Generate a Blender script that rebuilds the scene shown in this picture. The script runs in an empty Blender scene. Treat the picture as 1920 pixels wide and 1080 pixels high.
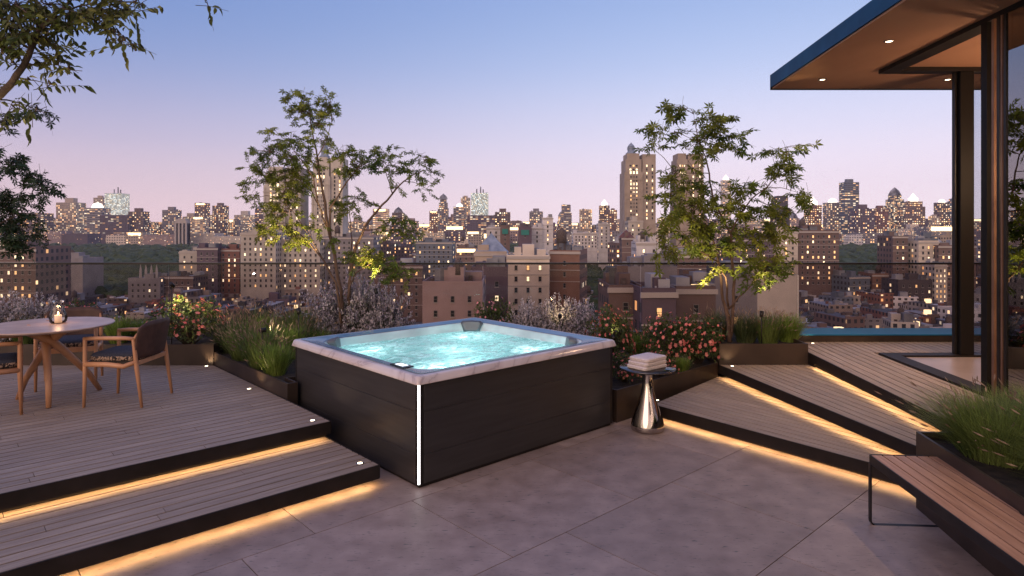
import bpy, math, random
from mathutils import Vector, Matrix, noise
R = math.radians
sc = bpy.context.scene
# ------------------------------------------------------------------ camera
F = 1203.0; HZ = 427.0; CH = 1.95
cam = bpy.data.objects.new('camera', bpy.data.cameras.new('camera'))
sc.collection.objects.link(cam); sc.camera = cam
cam.location = (0, 0, CH); cam.rotation_euler = (R(90), 0, 0)
cam.data.sensor_width = 36; cam.data.lens = F / 1920 * 36
cam.data.shift_y = -(540 - HZ) / 1920
cam.data.clip_start = 0.05; cam.data.clip_end = 20000
# ------------------------------------------------------------------ world (dusk sky)
w = bpy.data.worlds.new('World'); sc.world = w; w.use_nodes = True
nt = w.node_tree; N = nt.nodes; L = nt.links; N.clear()
def srgb(r, g, b):
    f = lambda c: (c/255/12.92) if c/255 <= .04045 else ((c/255+.055)/1.055)**2.4
    return (f(r), f(g), f(b), 1)
tc = N.new('ShaderNodeTexCoord'); sep = N.new('ShaderNodeSeparateXYZ'); L.new(tc.outputs['Generated'], sep.inputs[0])
def ramp(stops):
    r = N.new('ShaderNodeValToRGB'); e = r.color_ramp.elements
    while len(e) > 1: e.remove(e[0])
    e[0].position = stops[0][0]; e[0].color = stops[0][1]
    for p, c in stops[1:]:
        k = e.new(p); k.color = c
    r.color_ramp.interpolation = 'B_SPLINE'
    return r
ra = ramp([(0, srgb(232,200,208)), (.05, srgb(226,200,208)), (.12, srgb(190,180,206)), (.22, srgb(132,152,200)), (.33, srgb(104,134,192)), (.6, srgb(120,140,205)), (1, srgb(128,132,180))])
rb = ramp([(0, srgb(250,230,238)), (.07, srgb(244,228,242)), (.14, srgb(224,220,242)), (.24, srgb(180,198,236)), (.36, srgb(142,168,218)), (.6, srgb(140,160,215)), (1, srgb(128,132,180))])
rc = ramp([(0, (1.30,.78,.54,1)), (.15, (1.15,.76,.60,1)), (.35, (.85,.63,.60,1)), (.6, (.55,.46,.56,1)), (1, (.34,.33,.46,1))])
for r in (ra, rb, rc): L.new(sep.outputs['Z'], r.inputs[0])
def mrange(src, a, b):
    m = N.new('ShaderNodeMapRange'); m.interpolation_type = 'SMOOTHSTEP'
    m.inputs[1].default_value = a; m.inputs[2].default_value = b; L.new(src, m.inputs[0]); return m
mx = mrange(sep.outputs['X'], -.72, .42)
my = mrange(sep.outputs['Y'], .1, -.7)
m1 = N.new('ShaderNodeMixRGB'); L.new(mx.outputs[0], m1.inputs[0]); L.new(ra.outputs[0], m1.inputs[1]); L.new(rb.outputs[0], m1.inputs[2])
m2 = N.new('ShaderNodeMixRGB'); L.new(my.outputs[0], m2.inputs[0]); L.new(m1.outputs[0], m2.inputs[1]); L.new(rc.outputs[0], m2.inputs[2])
bg = N.new('ShaderNodeBackground'); bg.inputs[1].default_value = 1.14
L.new(m2.outputs[0], bg.inputs[0]); wo = N.new('ShaderNodeOutputWorld'); L.new(bg.outputs[0], wo.inputs[0])
# afterglow: the last soft light of a sun that has gone below the horizon behind the camera
sl = bpy.data.lights.new('afterglow', 'SUN'); sl.energy = 1.0; sl.angle = R(40); sl.color = (1, .68, .50)
so = bpy.data.objects.new('afterglow', sl); sc.collection.objects.link(so); so.rotation_euler = (R(68), 0, R(-28))
# ------------------------------------------------------------------ render / exposure
sc.view_settings.view_transform = 'Standard'; sc.view_settings.look = 'None'
sc.view_settings.exposure = 0.0; sc.view_settings.gamma = 1
sc.render.engine = 'CYCLES'
cy = sc.cycles; cy.use_denoising = True; cy.max_bounces = 7; cy.diffuse_bounces = 3; cy.glossy_bounces = 3
cy.transmission_bounces = 6; cy.transparent_max_bounces = 24; cy.sample_clamp_indirect = 4; cy.caustics_reflective = False; cy.caustics_refractive = False
cy.volume_bounces = 0
try: cy.denoiser = 'OPENIMAGEDENOISE'
except Exception: pass

# ------------------------------------------------------------------ helpers
def W(px, py, D): return Vector(((px-960)/F*D, D, CH + (HZ-py)/F*D))
def G(px, py, z=0.0):
    D = (CH - z)*F/(py-HZ); return Vector(((px-960)/F*D, D, z))
class MB:
    def __init__(s): s.v = []; s.f = []; s.m = []; s.uv = []; s.t = []; s.sm = []
    def face(s, pts, m=0, uv=None, t=0.0, smooth=False):
        k = len(s.v); s.v.extend([tuple(p) for p in pts]); s.f.append(tuple(range(k, k+len(pts))))
        s.m.append(m); s.uv.append(uv); s.t.append(t); s.sm.append(smooth)
    def faces(s, pts, fs, m=0, smooth=False, t=0.0):
        k = len(s.v); s.v.extend([tuple(p) for p in pts])
        for f in fs:
            s.f.append(tuple(k+i for i in f)); s.m.append(m); s.uv.append(None); s.t.append(t); s.sm.append(smooth)
    def box(s, x0, x1, y0, y1, z0, z1, m=0, rot=0, piv=None, t=0.0):
        P = [(x0,y0,z0),(x1,y0,z0),(x1,y1,z0),(x0,y1,z0),(x0,y0,z1),(x1,y0,z1),(x1,y1,z1),(x0,y1,z1)]
        if rot:
            px, py = piv if piv else ((x0+x1)/2, (y0+y1)/2); c, n = math.cos(rot), math.sin(rot)
            P = [(px+(x-px)*c-(y-py)*n, py+(x-px)*n+(y-py)*c, z) for x, y, z in P]
        s.faces(P, [(0,3,2,1),(4,5,6,7),(0,1,5,4),(1,2,6,5),(2,3,7,6),(3,0,4,7)], m, t=t)
    def prism(s, poly, z0, z1, m=0, mtop=None, t=0.0, uvf=None):
        n = len(poly); A = sum(poly[i][0]*poly[(i+1)%n][1]-poly[(i+1)%n][0]*poly[i][1] for i in range(n))
        if A < 0: poly = poly[::-1]
        k = len(s.v)
        s.v += [(p[0], p[1], z0) for p in poly] + [(p[0], p[1], z1) for p in poly]
        def add(f, mm, uv=None): s.f.append(f); s.m.append(mm); s.uv.append(uv); s.t.append(t); s.sm.append(False)
        add(tuple(k+n+i for i in range(n)), m if mtop is None else mtop, [uvf(p) for p in poly] if uvf else None)
        add(tuple(k+i for i in range(n-1, -1, -1)), m)
        d = 0
        for i in range(n):
            j = (i+1) % n; l = math.dist(poly[i][:2], poly[j][:2])
            add((k+i, k+j, k+n+j, k+n+i), m, [(d, z0), (d+l, z0), (d+l, z1), (d, z1)]); d += l
    def tube(s, pts, rad, seg=6, m=0, cap=True):
        pts = [Vector(p) for p in pts]; n = len(pts)
        if not isinstance(rad, (list, tuple)): rad = [rad]*n
        k = len(s.v); up = Vector((0,0,1)); pa = None
        for i, p in enumerate(pts):
            d = (pts[min(i+1,n-1)]-pts[max(i-1,0)]).normalized()
            if pa is None:
                a = d.cross(up if abs(d.z) < .9 else Vector((1,0,0))).normalized()
            else:
                a = (pa - d*pa.dot(d)).normalized()
            pa = a; b = d.cross(a)
            for q in range(seg):
                t = 2*math.pi*q/seg; s.v.append(tuple(p + (a*math.cos(t)+b*math.sin(t))*rad[i]))
        for i in range(n-1):
            for q in range(seg):
                r = (q+1) % seg
                s.f.append((k+i*seg+q, k+i*seg+r, k+(i+1)*seg+r, k+(i+1)*seg+q)); s.m.append(m); s.uv.append(None); s.t.append(0); s.sm.append(True)
        if cap:
            for base, rv in ((k, True), (k+(n-1)*seg, False)):
                f = tuple(base+q for q in range(seg)); s.f.append(f[::-1] if rv else f); s.m.append(m); s.uv.append(None); s.t.append(0); s.sm.append(False)
    def lathe(s, prof, c=(0,0,0), seg=32, m=0, smooth=True):
        k = len(s.v)
        for r, z in prof:
            for q in range(seg):
                t = 2*math.pi*q/seg; s.v.append((c[0]+r*math.cos(t), c[1]+r*math.sin(t), c[2]+z))
        for i in range(len(prof)-1):
            for q in range(seg):
                r = (q+1) % seg; s.f.append((k+i*seg+q, k+i*seg+r, k+(i+1)*seg+r, k+(i+1)*seg+q)); s.m.append(m); s.uv.append(None); s.t.append(0); s.sm.append(smooth)
    def mesh(s, name, mats, org=(0,0,0)):
        me = bpy.data.meshes.new(name)
        ox, oy, oz = org
        me.from_pydata([(x-ox, y-oy, z-oz) for x, y, z in s.v] if any(org) else s.v, [], s.f)
        for mt in (mats if isinstance(mats, (list, tuple)) else [mats]): me.materials.append(mt)
        me.polygons.foreach_set('material_index', s.m); me.polygons.foreach_set('use_smooth', s.sm)
        if any(u is not None for u in s.uv):
            ul = me.uv_layers.new(name='UVMap'); fl = []
            for f, u in zip(s.f, s.uv):
                for i in range(len(f)): fl += list(u[i]) if u is not None else [0.0, 0.0]
            ul.data.foreach_set('uv', fl)
        if any(s.t):
            at = me.attributes.new('tint', 'FLOAT', 'FACE'); at.data.foreach_set('value', s.t)
        me.update(); return me
    def build(s, name, mats, parent=None, org=(0,0,0), bevel=0):
        o = bpy.data.objects.new(name, s.mesh(name, mats, org)); sc.collection.objects.link(o)
        if parent is not None: o.parent = parent
        elif any(org): o.location = org
        if bevel:
            b = o.modifiers.new('bevel', 'BEVEL'); b.width = bevel; b.segments = 2; b.limit_method = 'ANGLE'
        return o
def tag(o, label=None, cat=None, group=None, kind=None):
    if label: o['label'] = label
    if cat: o['category'] = cat
    if group: o['group'] = group
    if kind: o['kind'] = kind
    return o
def empty(name, loc=(0,0,0), rz=0, label=None, cat=None, group=None, kind=None):
    o = bpy.data.objects.new(name, None); sc.collection.objects.link(o); o.location = loc; o.rotation_euler = (0,0,rz)
    o.empty_display_size = .1
    return tag(o, label, cat, group, kind)
def copy_tree(o, parent=None):
    c = o.copy(); sc.collection.objects.link(c)
    if parent is not None: c.parent = parent
    for ch in list(o.children): copy_tree(ch, c)
    return c
def lamp(name, kind, loc, energy, col, parent=None, **k):
    l = bpy.data.lights.new(name, kind); l.energy = energy; l.color = col
    d = k.pop('aim', None)
    for a, b in k.items(): setattr(l, a, b)
    o = bpy.data.objects.new(name, l); sc.collection.objects.link(o); o.location = loc
    if d is not None: o.rotation_euler = (Vector(d)).to_track_quat('-Z', 'Y').to_euler()
    if parent is not None:
        o.parent = parent
    return o

# ------------------------------------------------------------------ materials
def mat(name, col=(.5,.5,.5), rough=.5, metal=0, spec=.5, emis=None, es=0, **kw):
    m = bpy.data.materials.new(name); m.use_nodes = True
    b = m.node_tree.nodes['Principled BSDF']
    b.inputs['Base Color'].default_value = (*col[:3], 1); b.inputs['Roughness'].default_value = rough
    b.inputs['Metallic'].default_value = metal; b.inputs['Specular IOR Level'].default_value = spec
    if emis: b.inputs['Emission Color'].default_value = (*emis[:3], 1); b.inputs['Emission Strength'].default_value = es
    for a, v in kw.items(): b.inputs[a.replace('_', ' ')].default_value = v
    return m
def nodes(m): return m.node_tree.nodes, m.node_tree.links, m.node_tree.nodes['Principled BSDF']
def mth(N, L, op, a, b=None, c=None):
    n = N.new('ShaderNodeMath'); n.operation = op
    for i, x in enumerate((a, b, c)):
        if x is None: continue
        if isinstance(x, (int, float)): n.inputs[i].default_value = x
        else: L.new(x, n.inputs[i])
    return n.outputs[0]
def noisy(m, c1, c2, scale=5, detail=6, bump=0, coord='Object', stretch=(1,1,1), lo=.35, hi=.65, bscale=None, dist=.01, rough=None, tint=0):
    N, L, b = nodes(m)
    tc = N.new('ShaderNodeTexCoord'); mp = N.new('ShaderNodeMapping'); mp.inputs['Scale'].default_value = stretch
    L.new(tc.outputs[coord], mp.inputs[0])
    n = N.new('ShaderNodeTexNoise'); n.inputs['Scale'].default_value = scale; n.inputs['Detail'].default_value = detail; L.new(mp.outputs[0], n.inputs[0])
    r = N.new('ShaderNodeValToRGB'); e = r.color_ramp.elements; e[0].position = lo; e[1].position = hi
    e[0].color = (*c1, 1); e[1].color = (*c2, 1); L.new(n.outputs[0], r.inputs[0])
    out = r.outputs[0]
    if tint:
        at = N.new('ShaderNodeAttribute'); at.attribute_name = 'tint'
        hs = N.new('ShaderNodeHueSaturation'); L.new(out, hs.inputs['Color'])
        L.new(mth(N, L, 'MULTIPLY_ADD', at.outputs['Fac'], tint, 1-tint/2), hs.inputs['Value']); out = hs.outputs[0]
    L.new(out, b.inputs['Base Color'])
    if rough:
        mr = N.new('ShaderNodeMapRange'); L.new(n.outputs[0], mr.inputs[0]); mr.inputs[3].default_value = rough[0]; mr.inputs[4].default_value = rough[1]; L.new(mr.outputs[0], b.inputs['Roughness'])
    if bump:
        n2 = N.new('ShaderNodeTexNoise'); n2.inputs['Scale'].default_value = bscale or scale*4; n2.inputs['Detail'].default_value = 8; L.new(mp.outputs[0], n2.inputs[0])
        bp = N.new('ShaderNodeBump'); bp.inputs['Strength'].default_value = bump; bp.inputs['Distance'].default_value = dist
        L.new(n2.outputs[0], bp.inputs['Height']); L.new(bp.outputs[0], b.inputs['Normal'])
    return m
M = {}
M['deck'] = noisy(mat('deck_wood', rough=.62), (.26,.198,.156), (.44,.35,.275), 2.2, 8, .35, 'UV', (1.2,22,1), .3, .75, 6, .003, tint=.20)
M['bench_wood'] = noisy(mat('bench_wood', rough=.5), (.36,.18,.10), (.58,.33,.20), 2.0, 8, .25, 'UV', (1.2,16,1), .3, .75, 6, .002, tint=.35)
M['furn_wood'] = noisy(mat('furniture_wood', rough=.45), (.46,.22,.11), (.62,.33,.18), 6, 6, .1, 'Object', (1,1,.15))
M['dark'] = noisy(mat('dark_metal', rough=.42, metal=.3), (.012,.010,.010), (.022,.018,.017), 8, 4, 0)
M['fascia'] = noisy(mat('fascia_metal', rough=.6, spec=.25), (.012,.009,.008), (.02,.015,.014), 6, 4, 0)
M['planter'] = noisy(mat('planter_bronze', rough=.48, metal=.25), (.035,.024,.018), (.062,.042,.032), 3, 6, .1, bscale=60, dist=.002)
M['void'] = mat('dark_void', (.003,.003,.003), .95, spec=.05)
M['cabinet'] = noisy(mat('tub_cabinet', rough=.38, metal=.15), (.036,.033,.034), (.046,.043,.044), 2, 5, .12, 'Object', (1,1,14), bscale=20, dist=.001)
M['soil'] = noisy(mat('soil', rough=.95), (.012,.009,.007), (.04,.028,.02), 20, 8, .6, bscale=40)
M['led'] = mat('led_strip', (1,.6,.3), emis=(1,.60,.26), es=34)
M['lens'] = mat('light_lens', (1,.9,.7), emis=(1,.82,.55), es=9)
M['white_led'] = mat('white_led', (1,1,1), emis=(1,.97,.95), es=5)
M['blue'] = noisy(mat('blue_metal', rough=.6, spec=.2), (.004,.05,.125), (.008,.07,.17), 3, 4, .05)
M['coping'] = mat('blue_coping', (.008,.13,.26), .5, 0, .25)
M['chrome'] = mat('chrome', (.52,.48,.46), .07, 1)
M['black_glass'] = mat('black_glass_top', (.02,.02,.025), .03, .0, 1.0)
M['towel'] = noisy(mat('towel', rough=.95), (.68,.60,.58), (.8,.72,.7), 60, 4, .8, bscale=350, dist=.004)
M['tabletop'] = noisy(mat('stone_tabletop', rough=.38), (.42,.30,.24), (.56,.42,.34), 7, 9, 0)
M['fabric'] = noisy(mat('woven_fabric', rough=.9), (.018,.02,.032), (.05,.055,.08), 120, 2, .4, bscale=300, dist=.003)
M['leather'] = noisy(mat('dark_back', rough=.6), (.055,.024,.017), (.085,.04,.028), 15, 4, .1)
M['rubber'] = mat('foot', (.02,.02,.02), .7)
M['pillow'] = mat('pillow_grey', (.12,.13,.15), .4)
M['jet'] = mat('jet_steel', (.5,.52,.55), .2, .9)
M['screen_dark'] = mat('panel_dark', (.01,.01,.012), .15)
M['screen'] = mat('panel_screen', (.8,.9,1), emis=(.85,.95,1), es=1.4)
M['bark'] = noisy(mat('bark', rough=.85), (.085,.05,.034), (.17,.105,.075), 14, 8, .5, 'Object', (1,1,.3))
M['bark_dark'] = noisy(mat('bark_dark', rough=.85), (.04,.028,.02), (.09,.06,.045), 14, 8, .5)
def leafmat(name, c1, c2, scale=3, trans=.35):
    m = mat(name, rough=.5); noisy(m, c1, c2, scale, 3, lo=.35, hi=.65)
    N, L, b = nodes(m)
    at = N.new('ShaderNodeAttribute'); at.attribute_name = 'tint'
    src = b.inputs['Base Color'].links[0].from_socket
    hs = N.new('ShaderNodeHueSaturation'); L.new(src, hs.inputs['Color'])
    L.new(mth(N, L, 'MULTIPLY_ADD', at.outputs['Fac'], .9, .55), hs.inputs['Value']); L.new(hs.outputs[0], b.inputs['Base Color'])
    t = N.new('ShaderNodeBsdfTranslucent'); L.new(hs.outputs[0], t.inputs[0])
    mx = N.new('ShaderNodeMixShader'); mx.inputs[0].default_value = trans
    L.new(b.outputs[0], mx.inputs[1]); L.new(t.outputs[0], mx.inputs[2])
    L.new(mx.outputs[0], N['Material Output'].inputs[0]); return m
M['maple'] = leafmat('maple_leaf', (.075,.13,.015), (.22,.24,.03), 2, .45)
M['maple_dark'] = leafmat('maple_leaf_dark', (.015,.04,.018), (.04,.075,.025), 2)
M['bigleaf'] = leafmat('broad_leaf', (.05,.075,.015), (.15,.15,.035), 3)
M['bush'] = leafmat('bush_leaf', (.04,.07,.018), (.10,.13,.035), 6, .3)
M['bluebush'] = leafmat('blue_leaf', (.12,.145,.12), (.28,.31,.27), 6, .2)
M['grass'] = leafmat('grass_blade', (.11,.17,.04), (.25,.32,.09), 4, .35)
M['grass_lime'] = leafmat('grass_blade_lime', (.15,.24,.04), (.32,.42,.09), 4, .35)
M['grass_dark'] = leafmat('grass_blade_dark', (.05,.08,.03), (.13,.15,.06), 4, .3)
M['seed'] = leafmat('seed_head', (.22,.15,.11), (.38,.28,.2), 9, .3)
M['rose'] = leafmat('rose_petal', (.60,.13,.12), (.8,.28,.22), 12, .25)
M['pink'] = leafmat('pink_petal', (.62,.2,.24), (.85,.42,.42), 12, .25)
M['lav'] = leafmat('lavender_petal', (.38,.34,.42), (.66,.6,.64), 12, .25)
M['whitefl'] = leafmat('pale_petal', (.42,.38,.40), (.64,.59,.60), 12, .25)
# tile
M['tile'] = noisy(mat('patio_tile', rough=.5), (.25,.185,.155), (.42,.325,.28), 5.5, 14, .3, 'Object', (1,1,1), .25, .75, 30, .002, rough=(.38,.62), tint=.22)
def tile_flecks():
    N, L, b = nodes(M['tile'])
    src = b.inputs['Base Color'].links[0].from_socket
    tc = N.new('ShaderNodeTexCoord'); mp = N.new('ShaderNodeMapping'); mp.inputs['Rotation'].default_value = (0,0,.3); mp.inputs['Scale'].default_value = (6,22,1); L.new(tc.outputs['Object'], mp.inputs[0])
    n = N.new('ShaderNodeTexNoise'); n.inputs['Scale'].default_value = 2.4; n.inputs['Detail'].default_value = 12; n.inputs['Roughness'].default_value = .7; L.new(mp.outputs[0], n.inputs[0])
    r = N.new('ShaderNodeValToRGB'); e = r.color_ramp.elements; e[0].position = .35; e[0].color = (.30,.42,.44,1); e[1].position = .42; e[1].color = (1,1,1,1)
    k = e.new(.66); k.color = (1,1,1,1); k = e.new(.78); k.color = (1.5,1.42,1.4,1)
    L.new(n.outputs[0], r.inputs[0]); mx = N.new('ShaderNodeMixRGB'); mx.blend_type = 'MULTIPLY'; mx.inputs[0].default_value = 1
    L.new(src, mx.inputs[1]); L.new(r.outputs[0], mx.inputs[2]); L.new(mx.outputs[0], b.inputs['Base Color'])
tile_flecks()
M['grout'] = mat('grout', (.09,.07,.063), .9)
M['intfloor'] = noisy(mat('interior_stone', rough=.3), (.30,.24,.22), (.38,.31,.29), 2, 8, 0)
M['soffit'] = noisy(mat('soffit_plaster', rough=.75), (.34,.175,.11), (.46,.25,.16), 1.1, 9, .15, 'Object', (1,.35,1), .3, .7, 30, .003)
# marble
def marble():
    m = mat('marble_acrylic', rough=.12, spec=.6); N, L, b = nodes(m)
    tc = N.new('ShaderNodeTexCoord')
    n = N.new('ShaderNodeTexNoise'); n.inputs['Scale'].default_value = 1.6; n.inputs['Detail'].default_value = 9; n.inputs['Distortion'].default_value = 1.8; L.new(tc.outputs['Object'], n.inputs[0])
    r = N.new('ShaderNodeValToRGB'); e = r.color_ramp.elements; e[0].position = .40; e[0].color = (.72,.64,.62,1); e[1].position = .62; e[1].color = (.72,.66,.65,1)
    k = e.new(.485); k.color = (.62,.54,.53,1); k = e.new(.50); k.color = (.46,.39,.39,1); k = e.new(.515); k.color = (.62,.55,.54,1)
    L.new(n.outputs[0], r.inputs[0]); L.new(r.outputs[0], b.inputs['Base Color']); return m
M['marble'] = marble()
M['rim_sky_tint'] = noisy(mat('painted_sky_reflection', rough=.16), (.12,.26,.39), (.20,.33,.44), 1.5, 5)  # blue sky reflection on the rim top, put into the base colour
# clear things: transparent + fresnel gloss
def clear(name, tintc, ior=1.45, rough=0.0, extra=0.0):
    m = bpy.data.materials.new(name); m.use_nodes = True; N = m.node_tree.nodes; L = m.node_tree.links; N.remove(N['Principled BSDF'])
    t = N.new('ShaderNodeBsdfTransparent'); t.inputs[0].default_value = (*tintc, 1)
    g = N.new('ShaderNodeBsdfGlossy'); g.inputs['Roughness'].default_value = rough
    f = N.new('ShaderNodeFresnel'); f.inputs[0].default_value = ior
    x = N.new('ShaderNodeMixShader')
    L.new(mth(N, L, 'ADD', f.outputs[0], extra), x.inputs[0]); L.new(t.outputs[0], x.inputs[1]); L.new(g.outputs[0], x.inputs[2])
    L.new(x.outputs[0], N['Material Output'].inputs[0]); return m
M['rail_glass'] = clear('balustrade_glass', (.80,.77,.77), 1.22, 0, .0)
M['house_glass'] = clear('house_glass', (.62,.66,.70), 1.7, 0, .34)
M['lamp_glass'] = clear('lamp_glass', (.93,.93,.93), 1.45, 0, .03)
M['flame'] = mat('flame', (1,.6,.3), emis=(1,.55,.25), es=14)
M['wax'] = mat('wax', (.85,.7,.55), .5, emis=(1,.5,.25), es=.5)
def water():
    m = bpy.data.materials.new('tub_water'); m.use_nodes = True; N = m.node_tree.nodes; L = m.node_tree.links; N.remove(N['Principled BSDF'])
    tc = N.new('ShaderNodeTexCoord')
    def nz(scale, det, dist=0, st=(1,1,1), rot=0):
        mp = N.new('ShaderNodeMapping'); mp.inputs['Scale'].default_value = st; mp.inputs['Rotation'].default_value = (0,0,rot); L.new(tc.outputs['Object'], mp.inputs[0])
        n = N.new('ShaderNodeTexNoise'); n.inputs['Scale'].default_value = scale; n.inputs['Detail'].default_value = det; n.inputs['Distortion'].default_value = dist; L.new(mp.outputs[0], n.inputs[0]); return n.outputs[0]
    a = nz(2.6, 9, 3.2, (1,1.7,1), .5); c = nz(11, 7, 2.0)
    foam = mth(N, L, 'MULTIPLY_ADD', c, .45, a)
    mr = N.new('ShaderNodeMapRange'); mr.inputs[1].default_value = .66; mr.inputs[2].default_value = .84; mr.inputs[3].default_value = .16; mr.inputs[4].default_value = 1.0; L.new(foam, mr.inputs[0])
    t = N.new('ShaderNodeBsdfTransparent'); t.inputs[0].default_value = (.60,.90,.88,1)
    d = N.new('ShaderNodeBsdfDiffuse'); d.inputs[0].default_value = (.72,.92,.93,1)
    tl = N.new('ShaderNodeBsdfTranslucent'); tl.inputs[0].default_value = (.75,.97,.98,1)
    x0 = N.new('ShaderNodeMixShader'); x0.inputs[0].default_value = .6; L.new(d.outputs[0], x0.inputs[1]); L.new(tl.outputs[0], x0.inputs[2])
    x1 = N.new('ShaderNodeMixShader'); L.new(mr.outputs[0], x1.inputs[0]); L.new(t.outputs[0], x1.inputs[1]); L.new(x0.outputs[0], x1.inputs[2])
    g = N.new('ShaderNodeBsdfGlossy'); g.inputs['Roughness'].default_value = .08
    bp = N.new('ShaderNodeBump'); bp.inputs['Strength'].default_value = 1.0; bp.inputs['Distance'].default_value = .05; L.new(foam, bp.inputs['Height'])
    L.new(bp.outputs[0], g.inputs['Normal']); L.new(bp.outputs[0], d.inputs['Normal'])
    f = N.new('ShaderNodeFresnel'); f.inputs[0].default_value = 1.33; L.new(bp.outputs[0], f.inputs['Normal'])
    x2 = N.new('ShaderNodeMixShader'); L.new(f.outputs[0], x2.inputs[0]); L.new(x1.outputs[0], x2.inputs[1]); L.new(g.outputs[0], x2.inputs[2])
    L.new(x2.outputs[0], N['Material Output'].inputs[0]); return m
M['water'] = water()
# city materials; wall colour comes from the object's colour, alpha = share of lit windows
def facade(name, pu, pv, wu=(.26,.74), wv=(.28,.78), es=2.2, windows=True, cool=False):
    m = bpy.data.materials.new(name); m.use_nodes = True; N, L, b = nodes(m)
    oi = N.new('ShaderNodeObjectInfo'); uv = N.new('ShaderNodeUVMap'); sp = N.new('ShaderNodeSeparateXYZ'); L.new(uv.outputs[0], sp.inputs[0])
    tc = N.new('ShaderNodeTexCoord'); nz = N.new('ShaderNodeTexNoise'); nz.inputs['Scale'].default_value = .12; nz.inputs['Detail'].default_value = 6; L.new(tc.outputs['Object'], nz.inputs[0])
    hs = N.new('ShaderNodeHueSaturation'); L.new(oi.outputs['Color'], hs.inputs['Color']); L.new(mth(N, L, 'MULTIPLY_ADD', nz.outputs[0], .9, .55), hs.inputs['Value'])
    b.inputs['Roughness'].default_value = .8
    if not windows:
        L.new(hs.outputs[0], b.inputs['Base Color']); return m
    cu = mth(N, L, 'DIVIDE', sp.outputs[0], pu); cv = mth(N, L, 'DIVIDE', sp.outputs[1], pv)
    fu = mth(N, L, 'FRACT', cu); fv = mth(N, L, 'FRACT', cv)
    def rng(x, r): return mth(N, L, 'MULTIPLY', mth(N, L, 'GREATER_THAN', x, r[0]), mth(N, L, 'LESS_THAN', x, r[1]))
    mask = mth(N, L, 'MULTIPLY', rng(fu, wu), rng(fv, wv))
    cb = N.new('ShaderNodeCombineXYZ'); L.new(mth(N, L, 'FLOOR', cu), cb.inputs[0]); L.new(mth(N, L, 'FLOOR', cv), cb.inputs[1])
    L.new(mth(N, L, 'MULTIPLY', oi.outputs['Random'], 977.0), cb.inputs[2])
    wn = N.new('ShaderNodeTexWhiteNoise'); wn.noise_dimensions = '3D'; L.new(cb.outputs[0], wn.inputs['Vector'])
    lit = mth(N, L, 'LESS_THAN', wn.outputs['Value'], oi.outputs['Alpha'])
    x = N.new('ShaderNodeMixRGB'); L.new(mask, x.inputs[0]); L.new(hs.outputs[0], x.inputs[1]); x.inputs[2].default_value = (.03,.032,.04,1)
    L.new(x.outputs[0], b.inputs['Base Color'])
    cr = N.new('ShaderNodeValToRGB'); e = cr.color_ramp.elements; e[0].color = (1,.42,.14,1); e[1].color = (1,.85,.62,1); k = e.new(.5); k.color = (1,.62,.3,1)
    if cool: e[0].color = (1,.78,.5,1); e[1].color = (1,.95,.82,1); e[2].color = (.85,.95,.95,1)
    sc2 = N.new('ShaderNodeSeparateXYZ'); L.new(wn.outputs['Color'], sc2.inputs[0]); L.new(sc2.outputs[1], cr.inputs[0])
    L.new(cr.outputs[0], b.inputs['Emission Color'])
    st = mth(N, L, 'MULTIPLY', mth(N, L, 'MULTIPLY', mask, lit), mth(N, L, 'MULTIPLY_ADD', mth(N, L, 'POWER', sc2.outputs[2], 2.0), es, es*.3))
    L.new(st, b.inputs['Emission Strength']); m.cycles.emission_sampling = 'NONE'
    return m
M['fac'] = facade('facade_punched', 3.4, 3.6)
M['fac_far'] = facade('facade_far', 7.0, 7.0, (.25,.75), (.28,.72), 2.8)
M['fac_glass'] = facade('facade_glass', 5.0, 4.2, (.08,.92), (.2,.8), 1.9)
M['fac_white'] = facade('facade_white', 3.6, 4.4, (-1,2), (.2,.85), 1.3, cool=True)
M['fac_band'] = facade('facade_band', 9.0, 6.5, (.06,.94), (.40,.74), 1.7)
M['wall'] = facade('facade_plain', 1, 1, windows=False)
M['roof'] = noisy(mat('city_roof', rough=.9), (.05,.05,.058), (.40,.40,.43), .045, 5, 0, 'Object', lo=.38, hi=.66)
def roofvar():
    N, L, b = nodes(M['roof']); mp = [n for n in N if n.type == 'MAPPING'][0]; oi = N.new('ShaderNodeObjectInfo'); v = N.new('ShaderNodeCombineXYZ')
    for i in range(3): L.new(mth(N, L, 'MULTIPLY', oi.outputs['Random'], 500.0+i*310), v.inputs[i])
    L.new(v.outputs[0], mp.inputs['Location'])
roofvar()
M['trim'] = mat('pale_trim', (.42,.37,.34), .7)
M['win_frame'] = mat('window_frame', (.2,.18,.17), .6)
M['win_dark'] = mat('window_dark', (.012,.013,.018), .35, 0, .25)
M['win_warm'] = mat('window_warm', (.8,.5,.2), emis=(1,.55,.22), es=1.5)
M['win_bright'] = mat('window_bright', (.9,.7,.4), emis=(1,.78,.48), es=2.1)
M['glow'] = mat('crown_light', (1,.8,.5), emis=(1,.72,.36), es=2.6)
M['glow_white'] = mat('crown_light_white', (1,.95,.85), emis=(1,.9,.74), es=1.7)
M['glow_red'] = mat('beacon_red', (1,.2,.2), emis=(1,.2,.2), es=3)
for k in ('win_warm','win_bright','glow','glow_white','glow_red'): M[k].cycles.emission_sampling = 'NONE'
M['tank'] = noisy(mat('tank_wood', rough=.85), (.07,.05,.045), (.12,.09,.08), 2, 4)
M['tealnet'] = mat('teal_net', (.03,.2,.17), .8)
M['slate'] = noisy(mat('slate_roof', rough=.55), (.17,.21,.29), (.27,.32,.42), .4, 5)
M['redroof'] = mat('red_roof', (.15,.06,.055), .8)
M['street'] = noisy(mat('street', rough=.9), (.02,.018,.02), (.05,.045,.05), .02, 6)
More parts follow.
